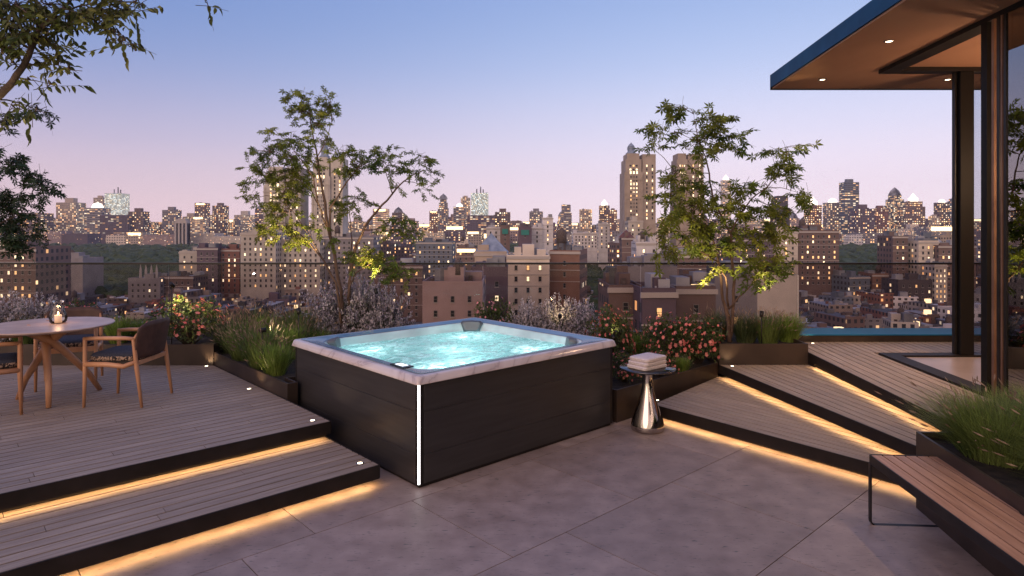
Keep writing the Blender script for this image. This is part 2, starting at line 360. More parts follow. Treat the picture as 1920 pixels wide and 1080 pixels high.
M['park'] = noisy(mat('park_leaves', rough=.8), (.016,.034,.010), (.06,.09,.026), .12, 8, .8, bscale=.8, dist=1.5, lo=.3, hi=.7)

# ================================================================== CITY
Z0 = -58.0
rng = random.Random(5)
g = MB(); g.face([(-3400,-60,Z0),(3400,-60,Z0),(3400,3200,Z0),(-3400,3200,Z0)])
tag(g.build('city_ground', M['street']), kind='structure')
COL = dict(tan=(.40,.32,.26), cream=(.60,.51,.43), brown=(.15,.10,.09), brick=(.22,.10,.08), purple=(.12,.085,.11), grey=(.22,.20,.215),
           white=(.62,.58,.58), pink=(.34,.245,.235), beige=(.47,.42,.37), dark=(.075,.06,.065), teal=(.25,.36,.4), slate=(.13,.15,.19), rust=(.21,.115,.085))
def rotp(x, y, a): c, s = math.cos(a), math.sin(a); return (x*c-y*s, x*s+y*c)
def tank(mb, x, y, z, s=1.0, m=2):
    for a in range(4):
        dx, dy = ((-1,-1),(1,-1),(1,1),(-1,1))[a]
        mb.box(x+dx*1.3*s-.15, x+dx*1.3*s+.15, y+dy*1.3*s-.15, y+dy*1.3*s+.15, z, z+3*s, m)
    mb.lathe([(0,3*s),(2.1*s,3*s),(2.0*s,7.5*s),(0,9.2*s)], (x,y,z), 10, m)
def clutter(mb, w, d, z, r, n=None, tanks=True, mw=0, mr=1, mt=2):
    """bulkheads, ducts and parapet on a roof of w x d metres at height z; local coords, front edge at y=0"""
    p = .35; h = .5 + r.random()*.7
    for a, b, c, e in ((-w/2,w/2,0,p),(-w/2,w/2,d-p,d),(-w/2,-w/2+p,p,d-p),(w/2-p,w/2,p,d-p)): mb.box(a, b, c, e, z, z+h, mw)
    for k in range(n if n is not None else r.randint(1, 3)):
        bw = min(w*.35, 2.5+r.random()*4); bd = min(d*.35, 2.5+r.random()*4); bh = 1.6+r.random()*2.6
        if w-2*bw < 1 or d-2*bd < 1: continue
        x = r.uniform(-w/2+bw*.6, w/2-bw*.6); y = r.uniform(bd*.6, d-bd*.6)
        mb.box(x-bw/2, x+bw/2, y-bd/2, y+bd/2, z+.004, z+bh+k*.07, mw if r.random() < .6 else mr)
    for k in range(r.randint(0, 4)):
        x = r.uniform(-w*.42, w*.42); y = r.uniform(d*.1, d*.9); mb.box(x-.5, x+.5, y-.6, y+.6, z+.003, z+.8+r.random(), mt if r.random() < .3 else mr)
    if tanks and r.random() < .3 and w > 8: tank(mb, r.uniform(-w*.3, w*.3), d*r.uniform(.3,.7), z, .7, mt)
def body(mb, w, d, z0, z1, m=0, mt=1, y0=0.0, x=0.0):
    P = [(x-w/2, y0), (x+w/2, y0), (x+w/2, y0+d), (x-w/2, y0+d)]
    mb.prism(P, z0, z1, m, mt)
ALLB = []   # (px, D, object, colour word, band)
def place(o, px, D, rz):
    o.location = ((px-960)/F*D, D, Z0); o.rotation_euler = (0, 0, rz)
def paint(o, col, lit, r=None):
    r = r or rng; j = 1+r.uniform(-.12,.12); o.color = (col[0]*j, col[1]*j, col[2]*j, lit)
def ztop(y, D): return CH + (HZ-y)/F*D - Z0
def simple(x0, x1, yt, D, ck, lit=.25, rz=0, fac='fac', dep=None, tiers=0, crown=None, band='far', label=None, name='building', tanks=True, short=None):
    """a building that is one mesh (too small in view to show parts)"""
    w = (x1-x0)/F*D; H = ztop(yt, D); d = dep or max(w*.8, 12); r = rng
    mb = MB()
    if tiers:
        h = H*.999; zz = 0
        cuts = [(1.0, 0, .80), (.82, .80, .92), (.6, .92, 1.0)][:tiers+1]
        for i, (s, a, b_) in enumerate(cuts):
            z1_ = H if i == len(cuts)-1 else H*b_
            body(mb, w*s, d*s, H*a, z1_, y0=d*(1-s)/2)
        clutter(mb, w*cuts[-1][0]*.8, d*cuts[-1][0]*.8, H, r, 1, False)
    else:
        body(mb, w, d, 0, H)
        clutter(mb, w, d, H, r, None, tanks and w > 9)
    if crown == 'cap':  mb.box(-w*.22, w*.22, d*.3, d*.7, H+.01, H+max(4, w*.25), 0)
    if crown == 'dome': mb.lathe([(w*.3,0),(w*.29,w*.12),(w*.2,w*.26),(0,w*.34)], (0,d/2,H), 12, 3); body(mb, w*.66, d*.66, H, H+.5, y0=d*.17)
    if crown == 'glow': mb.box(-w*.38, w*.38, -.35, -.05, H-max(3,w*.16), H-.5, 3)
    if crown == 'peak': mb.lathe([(w*.45,0),(w*.3,w*.3),(0,w*.55)], (0,d/2,H), 4, 1, False)
    if crown == 'mast':
        for k in (-.18,.05,.2): mb.tube([(w*k,d/2,H),(w*k,d/2,H+w*(.45-abs(k)))], max(.7, w*.035), 4, 1)
    if crown == 'bright': mb.box(-w*.3, w*.3, d*.3, d*.7, H+.01, H+w*.3, 3); mb.lathe([(w*.3,0),(0,w*.4)], (0,d/2,H+w*.3), 6, 3)
    o = mb.build(name, [M[fac], M['roof'], M['tank'], M['glow_white'] if crown in ('dome','bright') else M['glow']])
    place(o, (x0+x1)/2, D, rz); paint(o, COL[ck] if isinstance(ck, str) else ck, lit)
    ALLB.append([(x0+x1)/2, D, o, ck, band, x1-x0, yt, short, crown])
    if label: tag(o, label, 'building')
    return o
WM = {}
def win_mesh(kind):
    if kind not in WM:
        mb = MB(); e = .10
        for a in ((-.5,.5,0,e*.6),(-.5,.5,1-e*.6,1),(-.5,-.5+e,e*.6,1-e*.6),(.5-e,.5,e*.6,1-e*.6)):
            mb.box(a[0], a[1], -.14, .05, a[2], a[3], 0)
        mb.box(-.5+e, .5-e, -.09, -.06, .5-.02, .5+.02, 0)
        mb.face([(-.5+e,-.05,e*.6),(.5-e,-.05,e*.6),(.5-e,-.05,1-e*.6),(-.5+e,-.05,1-e*.6)], 1)
        mb.box(-.58, .58, -.25, .0, -.09, -.001, 2)
        WM[kind] = mb.mesh('window', [M['win_frame'], M[kind], M['trim']])
    return WM[kind]
def hero(x0, x1, yt, D, ck, label, lit=.3, rz=0, dep=None, pitch=(3.4,3.5), wsz=(1.3,1.8), ymin=None, side=0, parts=(), wallmat='wall', short=None, maxw=96, name='apartment_building', cornice=True, tanks=0, x_in=1.2, seed=0, cat='building'):
    """a building > walls, roof_parapet, windows, water_tank ..."""
    w = (x1-x0)/F*D; H = ztop(yt, D); d = dep or max(w*.9, 14); r = random.Random(seed+int(x0*7+yt))
    root = empty(name, label=label, cat=cat); place(root, (x0+x1)/2, D, rz)
    mb = MB(); body(mb, w, d, 0, H)
    if lit > .03:
        for q in (3, 4, 5): mb.m[q] = 2
    o = mb.build('wall', [M[wallmat], M['roof'], M['fac']], root); paint(o, COL[ck] if isinstance(ck, str) else ck, .12)
    mb = MB(); clutter(mb, w, d, H, r, 4, r.random() < .5); o2 = mb.build('roof', [M['wall'], M['roof'], M['tank']], root); o2.color = o.color
    if cornice:
        mb = MB(); mb.box(-w/2-.35, w/2+.35, -.4, -.003, H-.9, H+.1, 0); m3 = MB(); m3.box(-w/2-.2, w/2+.2, -.22, -.003, H-pitch[1]*1.6-.3, H-pitch[1]*1.6, 0); m3.build('string_course', M['trim'], root)
        for k in range(2, 9, 3):
            if H-pitch[1]*(k+.62) > 2: m3 = MB(); m3.box(-w/2-.12, w/2+.12, -.14, -.003, H-pitch[1]*(k+.62)-.25, H-pitch[1]*(k+.62), 0); m3.build('string_course', M['trim'], root)
        mb.build('cornice', M['trim'], root)
    for k in range(tanks):
        mb = MB(); tank(mb, (-.25+.5*k)*w, d*.45, H, 1.0, 0); mb.build('water_tank', M['tank'], root)
    zmin = ztop(ymin if ymin else 640, D); n = 0
    cols = max(1, int((w-2*x_in)/pitch[0])); z = H-pitch[1]*1.05; used = 0
    while z > max(1, zmin) and used < maxw:
        for c in range(cols):
            if used >= maxw: break
            x = (c-(cols-1)/2)*((w-2*x_in)/cols)
            q = r.random(); kind = 'win_bright' if q < lit*.45 else 'win_warm' if q < lit else 'win_dark'
            wo = bpy.data.objects.new('window', win_mesh(kind)); sc.collection.objects.link(wo); wo.parent = root
            wo.location = (x, 0, z-wsz[1]*.4); wo.scale = (wsz[0], 1, wsz[1]); used += 1
        z -= pitch[1]
    ALLB.append([(x0+x1)/2, D, root, ck, 'hero', x1-x0, yt, short, None])
    for fn in parts: fn(root, w, d, H, o)
    return root

# --- two pairs of tall ornamental apartment towers
def grand_tower(x0, x1, yt, D, ycup, label, ck, lit, seed, split=.55, short=None, cup=True):
    w = (x1-x0)/F*D; H = ztop(yt, D); r = random.Random(seed); d = w*.9
    root = empty('apartment_tower', label=label, cat='tower'); place(root, (x0+x1)/2, D, 0)
    wl = w*split
    xl = -w/2+wl/2
    mb = MB()
    body(mb, wl, d, 0, H*.86, x=xl); body(mb, wl*.86, d*.9, H*.86, H*.955, x=xl, y0=d*.05); body(mb, wl*.66, d*.8, H*.955, H, x=xl, y0=d*.1)
    body(mb, w-wl-.02, d*.8, 0, H*.995, x=w/2-(w-wl)/2+.01, y0=d*.12)
    for k in range(5):   # vertical piers
        x = xl-wl*.42+wl*.84*k/4; mb.box(x-.35, x+.35, -.55, -.01, H*.42, H*.84, 2)
    for k in range(3):
        zz = H*(.52+.14*k); mb.box(xl-wl*.5-.3, xl+wl*.5+.3, -.8, -.6, zz, zz+.8, 2)
    o = mb.build('wall', [M['wall'], M['roof'], M['wall']], root); paint(o, COL[ck], 0, r)
    if cup:
        hc = ztop(ycup, D)-H; mb = MB()
        mb.lathe([(wl*.30,0),(wl*.30,hc*.12),(wl*.24,hc*.14),(wl*.17,hc*.36),(wl*.17,hc*.62),(wl*.20,hc*.64),(wl*.12,hc*.8),(wl*.03,hc*.92),(0,hc)], (xl,d*.5,H), 8, 0, False)
        for k in range(8):
            a = k*math.pi/4; mb.box(xl+wl*.2*math.cos(a)-.3, xl+wl*.2*math.cos(a)+.3, d*.5+wl*.2*math.sin(a)-.3, d*.5+wl*.2*math.sin(a)+.3, H+hc*.34, H+hc*.6, 0)
        mb.build('cupola', M['slate'], root)
    n = 0
    for row in range(15):
        zz = H*.90 - row*H*.028
        for c in range(3):
            q = r.random(); kind = 'win_bright' if q < lit*.6 else 'win_warm' if q < lit else 'win_dark'
            if row in (2, 5, 6): kind = 'win_bright'
            x = xl+(c-1)*wl*.17; z2 = zz
            wo = bpy.data.objects.new('window', win_mesh(kind)); sc.collection.objects.link(wo); wo.parent = root
            wo.location = (x, d*.05-.05 if zz > H*.86 else -.02, z2); wo.scale = (wl*.115, 1, 1.9 if row not in (2,5) else 3.0)
        for c in range(2):
            q = r.random(); kind = 'win_bright' if q < lit*.8 else 'win_dark' if q > lit*1.25 else 'win_warm'
            wo = bpy.data.objects.new('window', win_mesh(kind)); sc.collection.objects.link(wo); wo.parent = root
            wo.location = (w/2-(w-wl)*(.25+.42*c), d*.12-.03, zz); wo.scale = (1.5, 1, 2.3)
    ALLB.append([(x0+x1)/2, D, root, ck, 'hero', x1-x0, yt, short, None])
    return root
grand_tower(1171, 1231, 287, 640, 263, 'tall tan stone tower with a pointed cupola, left of the right maple', 'tan', .45, 3, .58, 'the cupola tower')
grand_tower(1268, 1321, 287, 650, 270, 'tall tan stone tower without a spire showing through the right maple', 'tan', .5, 4, .45, 'the tower in the right maple', cup=False)
grand_tower(494, 561, 312, 560, 300, 'pale stone tower with flat top behind the left half of the left maple', 'beige', .25, 5, .6, 'the flat stone tower', cup=False)
grand_tower(584, 641, 294, 560, 262, 'pale stone tower with cupola behind the main stem of the left maple', 'beige', .25, 6, .6, 'the stone tower behind the maple')

# --- landmark buildings beyond the park
S = simple
S(196,228,363,2300,'teal',1.1,0,'fac_white',crown='mast',label='brightly lit white glass tower with masts, far left on the skyline',short='the lit glass tower at left',band='hero')
S(175,193,371,2450,'tan',.3,0,'fac_far',crown='cap',label='tan tower with a dark cap, touching the left lit glass tower',band='hero')
S(158,191,390,2150,'grey',.45,0,'fac_band',crown='dome',label='round-topped tower with glowing white dome, left of the lit glass tower at left',band='hero')
S(105,142,380,2250,'tan',.4,0,'fac_far',crown='cap',label='broad tan tower with scattered lights and a chimney, second tower left of the domed one',band='hero')
S(187,240,404,2100,'purple',.2,0,'fac_band',label='wide dark slab block in front of the left lit glass tower',band='hero')
S(240,268,397,2120,'brown',.3,0,'fac_far',crown='cap',label='brown block with round cap beside the wide dark slab',band='hero')
S(40,80,400,2150,'brown',.4,.1,'fac_band',label='brown banded block just above the leaves of the left edge maple',band='hero')
S(304,330,394,2300,'grey',.35,0,'fac_far',crown='cap',label='grey tower with small square top, above the pale columned hall',band='hero')
S(365,386,381,2300,'brown',.4,0,'fac_far',crown='glow',label='brown tower with a lit band under its top, centre of the left skyline',band='hero',short='the banded brown tower')
S(360,383,407,2150,'tan',.5,0,'fac_band',crown='glow',label='low rounded tan block with lit top storey below the banded brown tower',band='hero')
S(398,421,386,2250,'brown',.45,0,'fac_far',crown='cap',label='slim brown tower with rooftop box, left of the left maple',band='hero')
S(437,448,413,2300,'grey',.3,0,'fac_far',crown='cap',label='narrow grey tower just left of the left maple crown',band='hero')
S(478,494,392,2200,'purple',.5,0,'fac_far',crown='peak',label='purple tower with a pointed top beside the flat stone tower',band='hero')
S(699,726,392,2200,'pink',.85,0,'fac_band',crown='glow',label='pinkish tower fully lit, right of the left maple stem',band='hero',short='the fully lit pink tower')
S(735,756,399,2300,'brown',.4,0,'fac_far',crown='peak',label='brown block with pointed roof, right of the fully lit pink tower',band='hero')
S(805,820,396,2150,'rust',.5,0,'fac_far',crown='glow',label='narrow rust block with lit top, left of the pointed slim tower',band='hero')
S(821,840,373,2300,'grey',.5,0,'fac_far',tiers=2,crown='peak',label='slim grey tower with a pointed crown at the centre skyline',band='hero',short='the pointed slim tower')
S(850,872,388,2150,'grey',.5,0,'fac_band',crown='dome',label='tower with glowing white dome left of the central lit glass tower',band='hero')
S(864,881,371,2400,'tan',.35,0,'fac_far',crown='cap',label='tan capped tower behind the central glowing dome',band='hero')
S(883,915,362,2300,'teal',1.1,0,'fac_white',crown='mast',label='brightly lit glass tower with masts at the centre skyline',band='hero',short='the central lit glass tower')
S(876,928,404,2100,'purple',.25,0,'fac_band',label='wide dark slab block in front of the central lit glass tower',band='hero')
S(928,957,398,2120,'brown',.4,0,'fac_far',crown='cap',label='brown block with round cap right of the central lit glass tower',band='hero')
S(993,1018,397,2200,'grey',.45,0,'fac_far',crown='cap',label='grey lit tower with a dark box on top, midway between glass tower and cupola tower',band='hero')
S(1052,1072,384,2300,'grey',.4,0,'fac_band',tiers=1,label='grey stepped tower left of the gold-topped tower',band='hero')
S(1088,1110,393,2250,'tan',.55,0,'fac_far',label='tan block with many lights, between the stepped grey and gold-topped towers',band='hero')
S(1125,1143,386,2150,'brown',.5,0,'fac_far',crown='bright',label='gold-topped tower with red beacon left of the cupola tower',band='hero',short='the gold-topped tower')
S(1143,1157,394,2100,'rust',.5,0,'fac_far',crown='cap',label='narrow rust tower touching the gold-topped tower',band='hero')
S(1355,1371,338,2400,'white',.7,0,'fac_band',crown='bright',label='slim white tower with blazing crown seen through the right maple',band='hero')
S(1453,1481,368,1500,'dark',.2,0,'fac',tiers=1,label='dark tower behind the right wing of the right maple',band='hero')
S(1516,1541,385,2200,'rust',.75,0,'fac_far',crown='bright',label='rust tower all lit with bright tip, left of the silver domed tower',band='hero')
S(1553,1580,380,2150,'grey',.4,0,'fac_far',crown='dome',label='grey tower with silver-white glowing dome, left of the tallest right tower',band='hero')
S(1584,1611,342,2100,'slate',.45,0,'fac_band',crown='cap',tiers=0,label='tallest tower on the right skyline, dark with rounded top',band='hero',short='the tallest right tower')
S(1605,1641,392,2000,'purple',.3,0,'fac_far',crown='cap',label='broad purple block right of the tallest right tower',band='hero')
S(1643,1666,391,2100,'brick',.55,0,'fac_far',crown='cap',label='red brick tower with dark cap between two groups of skyline towers',band='hero')
S(1670,1699,366,2150,'slate',.5,0,'fac_glass',tiers=2,crown='peak',label='pointed glassy tower on the right skyline, beside the blazing one',band='hero',short='the pointed glassy tower')
S(1698,1735,388,2100,'brown',.5,0,'fac_far',label='brown block in front of the blazing tower',band='hero')
S(1706,1730,378,2200,'rust',.8,0,'fac_far',crown='bright',label='blazing tower with brilliant crown on the right skyline',band='hero',short='the blazing tower')
S(1761,1781,380,2150,'brown',.5,0,'fac_far',crown='dome',label='brown domed tower left of the dark house column',band='hero')
S(1748,1763,406,2050,'tan',.5,0,'fac_far',crown='cap',label='squat tan block beside the brown domed tower',band='hero')
S(1786,1799,373,2100,'slate',.5,0,'fac_far',label='dark slim tower touching the house column',band='hero')
# east side row facing the park
S(75,115,434,1850,'pink',.15,0,'fac',label='pink hotel block with small windows at the far park edge, left end',band='hero')
S(115,164,439,1840,'purple',.02,0,'fac',label='windowless dark purple block at the far park edge',band='hero',short='the windowless dark block')
S(199,235,441,1830,'cream',.05,0,'fac_far',label='cream block with big windows at the far park edge',band='hero')
S(236,268,436,1830,'tan',.4,0,'fac_far',crown='glow',label='tan block with glowing roofline at the far park edge',band='hero')
S(268,327,441,1830,'pink',.1,0,'fac',label='long pink block left of the pale columned hall',band='hero')
S(350,401,438,1850,'cream',.08,0,'fac',label='long cream wing right of the pale columned hall',band='hero')
S(401,450,444,1850,'cream',.06,0,'fac',label='cream block at the park edge left of the left maple',band='hero')
S(1592,1618,441,1850,'white',.12,0,'fac_far',label='white gridded block above the park on the right',band='hero')
S(1618,1676,437,1900,'grey',.35,0,'fac_far',label='grey block above the park, right of the white gridded block',band='hero')
def hall():
    D = 1800; x0, x1 = 327, 350; w = (x1-x0)/F*D; H = ztop(411, D)
    root = empty('columned_hall', label='pale tall hall with three dark vertical slots at the park edge', cat='building'); place(root, 338.5, D, 0)
    mb = MB(); 
    for k in range(4): mb.box(-w/2+k*w*.29, -w/2+k*w*.29+w*.13, 0, 20, 0, H*.86, 0)
    mb.box(-w/2, w/2, 3, 20, 0, H*.86, 1); mb.box(-w/2, w/2, -.5, 20.5, H*.861, H*.95, 0); mb.box(-w*.42, w*.42, 0, 19, H*.951, H, 0)
    mb.build('colonnade', [M['trim'], M['dark']], root); mb = MB(); mb.box(-w*.3, w*.3, 5, 15, H, H+2.5); mb.build('roof', M['trim'], root)
    ALLB.append([338.5, D, root, 'cream', 'hero', 23, 411, 'the pale columned hall', None])
hall()

# --- mid-distance heroes with real windows
def stair(root, w, d, H, o): 
    mb = MB(); mb.box(-w*.12, w*.16, d*.3, d*.6, H+.002, H+4.2); x = mb.build('stair_bulkhead', M['wall'], root); x.color = o.color
def pyramid(root, w, d, H, o):
    mb = MB(); mb.lathe([(w*.78,0),(w*.58,w*.14),(0,w*.62)], (0,0,0), 4, 0, False)
    p = mb.build('pyramid_roof', M['slate'], root); p.rotation_euler = (0,0,math.pi/4); p.location = (0, d/2, H+.4)
    mb = MB(); a = [(-w*.12,-.12,H-7),( w*.12,-.12,H-7)] + [(w*.12*math.cos(t), -.12, H-4+w*.12*math.sin(t)) for t in [i*math.pi/8 for i in range(9)]]
    mb.face(a); mb.build('arched_window', M['trim'], root)
def terrace(root, w, d, H, o):
    r = random.Random(4)
    for k in range(7):
        mb = MB(); x = -w*.42+w*.84*k/6; bw = r.uniform(.5,1.3); mb.box(x-bw, x+bw, r.uniform(1,3), r.uniform(4,6), H+.002, H+r.uniform(.6,1.5)); x_ = mb.build('roof_unit', M[r.choice(['wall','tank','roof'])], root); x_.color = (.3,.28,.28,1)
    mb = MB(); mb.box(-w*.1, w*.34, .6, .75, H+.9, H+1.0); mb.build('lit_canopy_edge', M['glow'], root)
def gold(root, w, d, H, o):
    mb = MB(); mb.box(-w*.45, w*.45, -.5, -.1, H-2.6, H-.3); mb.build('lit_crown', M['glow'], root)
def pinnacles(root, w, d, H, o):
    for k in range(4):
        mb = MB(); mb.lathe([(.9,0),(.8,5),(0,9.5)], (-w*.28+k*w*.17, d*.3, H), 4, 0, False); mb.build('pinnacle', M['trim'], root)
def net(root, w, d, H, o):
    mb = MB(); mb.box(-w*.3, w*.3, -.6, -.1, H*.90, H*.965); mb.build('scaffold_net', M['tealnet'], root)
hero(451,517,438,430,'beige','pale grey apartment block with arched lit row, left foot of the stone towers',.25,0,26,ymin=545,short='the pale apartment block',seed=1)
hero(517,600,450,440,'beige','wide pale apartment block under the left maple crown, middle of three',.3,0,24,ymin=545,seed=2)
hero(600,700,446,450,'grey','grey apartment block behind the left maple stem, right of three',.3,0,24,ymin=545,seed=3,tanks=1)
hero(369,408,466,440,'purple','dark purple brick apartment block with pale bands and cornice',.3,0,22,ymin=548,pitch=(3.4,3.6),short='the dark purple block',wsz=(1.4,2.0),seed=4)
hero(410,449,469,445,'brick','red brick block glowing orange, between dark purple and pale blocks',.5,0,22,ymin=548,wsz=(1.2,2.0),seed=5)
hero(336,369,473,450,'beige','small cream block left of the dark purple brick block',.15,0,20,ymin=545,seed=6)
hero(-60,67,468,300,'brown','long brown block with lit upper storey at the left edge, behind the table',.35,0,24,ymin=560,pitch=(3.2,3.6),seed=7)
hero(97,155,486,430,'grey','blank grey block with a rooftop box, right of the long brown block',.02,0,22,ymin=500,pitch=(14,8),cornice=False,parts=(stair,),seed=8)
hero(68,97,508,420,'dark','small dark block between the long brown block and blank grey block',.05,0,18,ymin=540,cornice=False,seed=9)
hero(240,300,524,400,'grey','low grey block with four white pinnacles above the rose bush',.05,0,20,ymin=560,cornice=False,parts=(pinnacles,),name='church',seed=10,cat='church')
hero(300,362,520,405,'brown','low dark brown block right of the church with pinnacles',.1,0,20,ymin=560,seed=11)
hero(780,848,455,470,'slate','long dark slate-roofed block left of the gothic gables',.25,0,26,ymin=520,seed=12,short='the slate block')
hero(855,893,466,440,'brown','brown block crowned by a band of gold light',.2,0,20,ymin=520,parts=(gold,),seed=13,short='the gold-banded block')
hero(700,792,500,330,'brown','broad brown block at the right foot of the left maple',.25,0,24,ymin=600,seed=14)
hero(792,905,534,165,'pink','large pinkish brick block with sparse windows behind the tub back corner',.12,0,20,ymin=640,pitch=(3.4,3.7),wsz=(1.0,1.7),seed=15,parts=(stair,),cornice=False,short='the pink brick block')
hero(890,950,476,250,'tan','tan block with blue-grey pyramid roof and arched window',.25,0,16,ymin=530,parts=(pyramid,),seed=16,short='the pyramid roof')
hero(884,952,506,200,'purple','plum brick block below the pyramid-roofed one',.15,0,14,ymin=600,pitch=(4.2,4.4),seed=17,cornice=False)
hero(950,1030,481,230,'cream','cream block with stepped chimneys right of the pyramid roof',.2,0,22,ymin=600,pitch=(4.0,4.0),wsz=(1.1,1.8),seed=18,parts=(stair,),short='the stepped cream block')
hero(1030,1087,472,240,'rust','rust brick block with lit edge, left of the near park trees',.1,R(-14),22,ymin=600,pitch=(5,4.2),wsz=(1.0,1.8),seed=19,tanks=1)
hero(912,938,428,520,'white','white block left of the brown water tower block, above the pyramid roof',.25,0,18,ymin=470,seed=20)
hero(938,956,424,500,'brown','narrow dark brown block above the pyramid roof',.05,0,14,ymin=470,seed=21,parts=(net,),tanks=0,cornice=False)
hero(972,997,426,500,'purple','blank plum block with teal netting between two white blocks',.03,0,16,ymin=460,pitch=(9,7),seed=22,parts=(net,),cornice=False)
hero(997,1017,428,520,'white','white block with few windows joined to the small white tower',.15,0,16,ymin=460,seed=23)
hero(1017,1037,409,525,'white','small white tower with arcaded top, above the stepped cream block',.3,0,12,ymin=460,seed=24,short='the small white tower')
hero(1075,1122,438,700,'white','pale grey-white block above the near park trees',.3,0,20,ymin=468,seed=25)
hero(1122,1143,421,690,'white','stepped white block left of the gold-topped street view',.2,0,16,ymin=468,seed=26)
hero(1178,1206,415,520,'beige','low stone block at the foot of the cupola tower',.25,0,16,ymin=450,seed=27)
hero(1166,1187,447,420,'brown','small turret house with red pyramid roof below the cupola tower',.1,0,9,ymin=465,parts=(lambda r_,w,d,H,o: (lambda mb: (mb.lathe([(w*.75,0),(0,w*.7)], (0,d/2,H+.5), 4, 0, False), mb.build('pyramid_roof', M['redroof'], r_)))(MB()),),seed=28)
hero(1193,1240,456,330,'white','white rooftop block with lit panel, left of the right maple',.35,0,14,ymin=490,seed=29,pitch=(4,4))
hero(1165,1270,504,175,'grey','pale grey plain block with two small windows, beyond the balustrade',.0,0,14,ymin=530,pitch=(7,30),wsz=(1,1.5),seed=30,cornice=False,short='the plain grey block')
hero(1142,1204,540,125,'brown','brown block with skylight roof, left of three behind the rose bush',.2,0,16,ymin=600,pitch=(3.2,3.6),wsz=(1.1,1.7),seed=31,tanks=0)
hero(1204,1268,549,118,'purple','plum block with lit windows, middle of three behind the rose bush',.45,R(3),14,ymin=600,pitch=(3.0,3.6),wsz=(1.1,1.8),seed=46)
hero(1268,1342,543,128,'brown','wide brown block with a lit roof terrace, right of three behind the rose bush',.25,0,16,ymin=600,pitch=(3.2,3.8),wsz=(1.1,1.7),seed=47,parts=(terrace,),short='the roof terrace block')
hero(1270,1340,480,300,'brown','brown block with a column of lit windows behind the right maple',.35,0,20,ymin=560,seed=32)
hero(1340,1420,520,150,'grey','grey rendered block with lit windows behind the right maple stem',.4,0,16,ymin=610,pitch=(6,5),wsz=(1,1.7),seed=33,cornice=False)
hero(1420,1498,524,150,'beige','blank beige wall block just right of the right maple stem',.0,0,16,ymin=530,pitch=(30,20),seed=34,cornice=False)
hero(1452,1496,436,430,'cream','cream block with bay windows behind the right maple wing',.3,0,18,ymin=530,seed=35,short='the cream bay block')
hero(1496,1573,434,435,'brown','dark brown block with scattered lit windows and roof huts, left of the park',.35,0,20,ymin=540,seed=36,parts=(stair,),tanks=1,short='the lit brown block')
hero(1370,1452,450,420,'purple','plum block seen through the right maple leaves',.3,0,20,ymin=520,seed=37)
hero(1674,1702,444,420,'brown','brown block with warm windows right of the park gap',.35,0,18,ymin=520,seed=38)
hero(1702,1722,452,430,'grey','grey block with balconies beside the warm-windowed brown block',.3,0,16,ymin=520,seed=39)
hero(1722,1760,454,415,'cream','cream block with tall windows, left of the house column',.4,0,18,ymin=520,seed=40)
hero(1760,1830,462,410,'brown','wide brown block behind the dark house column',.25,0,20,ymin=560,seed=41)
hero(1684,1752,526,400,'dark','low dark block with flat roof in front of the cream tall-windowed block',.2,0,18,ymin=590,seed=42,cornice=False)
hero(1752,1776,498,398,'beige','narrow block with two columns of yellow windows beside the house column',.75,0,12,ymin=590,seed=43,pitch=(2.0,3.2),wsz=(.9,1.7),x_in=.4)
hero(1590,1634,520,420,'slate','low block with dark blue mansard roof behind the blue coping',.2,R(12),18,ymin=570,seed=44)
hero(1636,1682,516,425,'rust','low rust block with orange windows right of the blue mansard roof',.4,0,18,ymin=580,seed=45)

# --- fillers
def far_row():
    x = -30
    while x < 1935:
        w_ = rng.uniform(15, 34); yt = 424 - 22*abs(noise.noise(Vector((x*.013, 3.1, 0)))) - rng.random()**2*18
        D = rng.uniform(2250, 2700)
        if 1820 < x: yt -= 8
        S(x, x+w_, yt, D, rng.choice(['tan','brown','grey','purple','pink','beige','rust','grey','purple']), rng.uniform(.25,.7), 0, rng.choice(['fac_far','fac_far','fac_band','fac_glass']),
          crown=rng.choice([None,'cap','cap',None,'glow','peak']), tiers=rng.choice([0,0,1]), band='far')
        x += w_*rng.uniform(.85, 1.05)
far_row()
def east_row():
    x = 455
    while x < 1800:
        w_ = rng.uniform(26, 55)
        if not (1080 < x < 1100 or 1575 < x < 1680):
            S(x, x+w_, rng.uniform(424, 442), rng.uniform(1750, 1950), rng.choice(['tan','brown','cream','purple','pink','grey']), rng.uniform(.2,.55), 0, rng.choice(['fac','fac_far']), crown=rng.choice([None,'glow',None,'cap']), band='east')
        x += w_*1.02
east_row()
def mid():
    for a, b, y0, y1, D0, D1, n in ((700,912,455,490,520,700,9),(1037,1080,450,470,560,700,3),(1150,1300,450,490,380,600,8),(1300,1460,440,500,380,600,8),(1680,1830,440,470,520,760,6),(-20,100,452,470,500,700,3),(1830,1930,440,500,400,650,4)):
        for k in range(n):
            w_ = rng.uniform(22, 42); x = a+(b-a-w_)*(k+.5*rng.random())/n
            S(x, x+w_, rng.uniform(y0, y1), rng.uniform(D0, D1), rng.choice(['brown','grey','tan','purple','rust','cream','slate']), rng.uniform(.2,.4), R(rng.uniform(-20,20)), 'fac', crown=rng.choice([None,'cap',None,'peak']), band='mid')
mid()
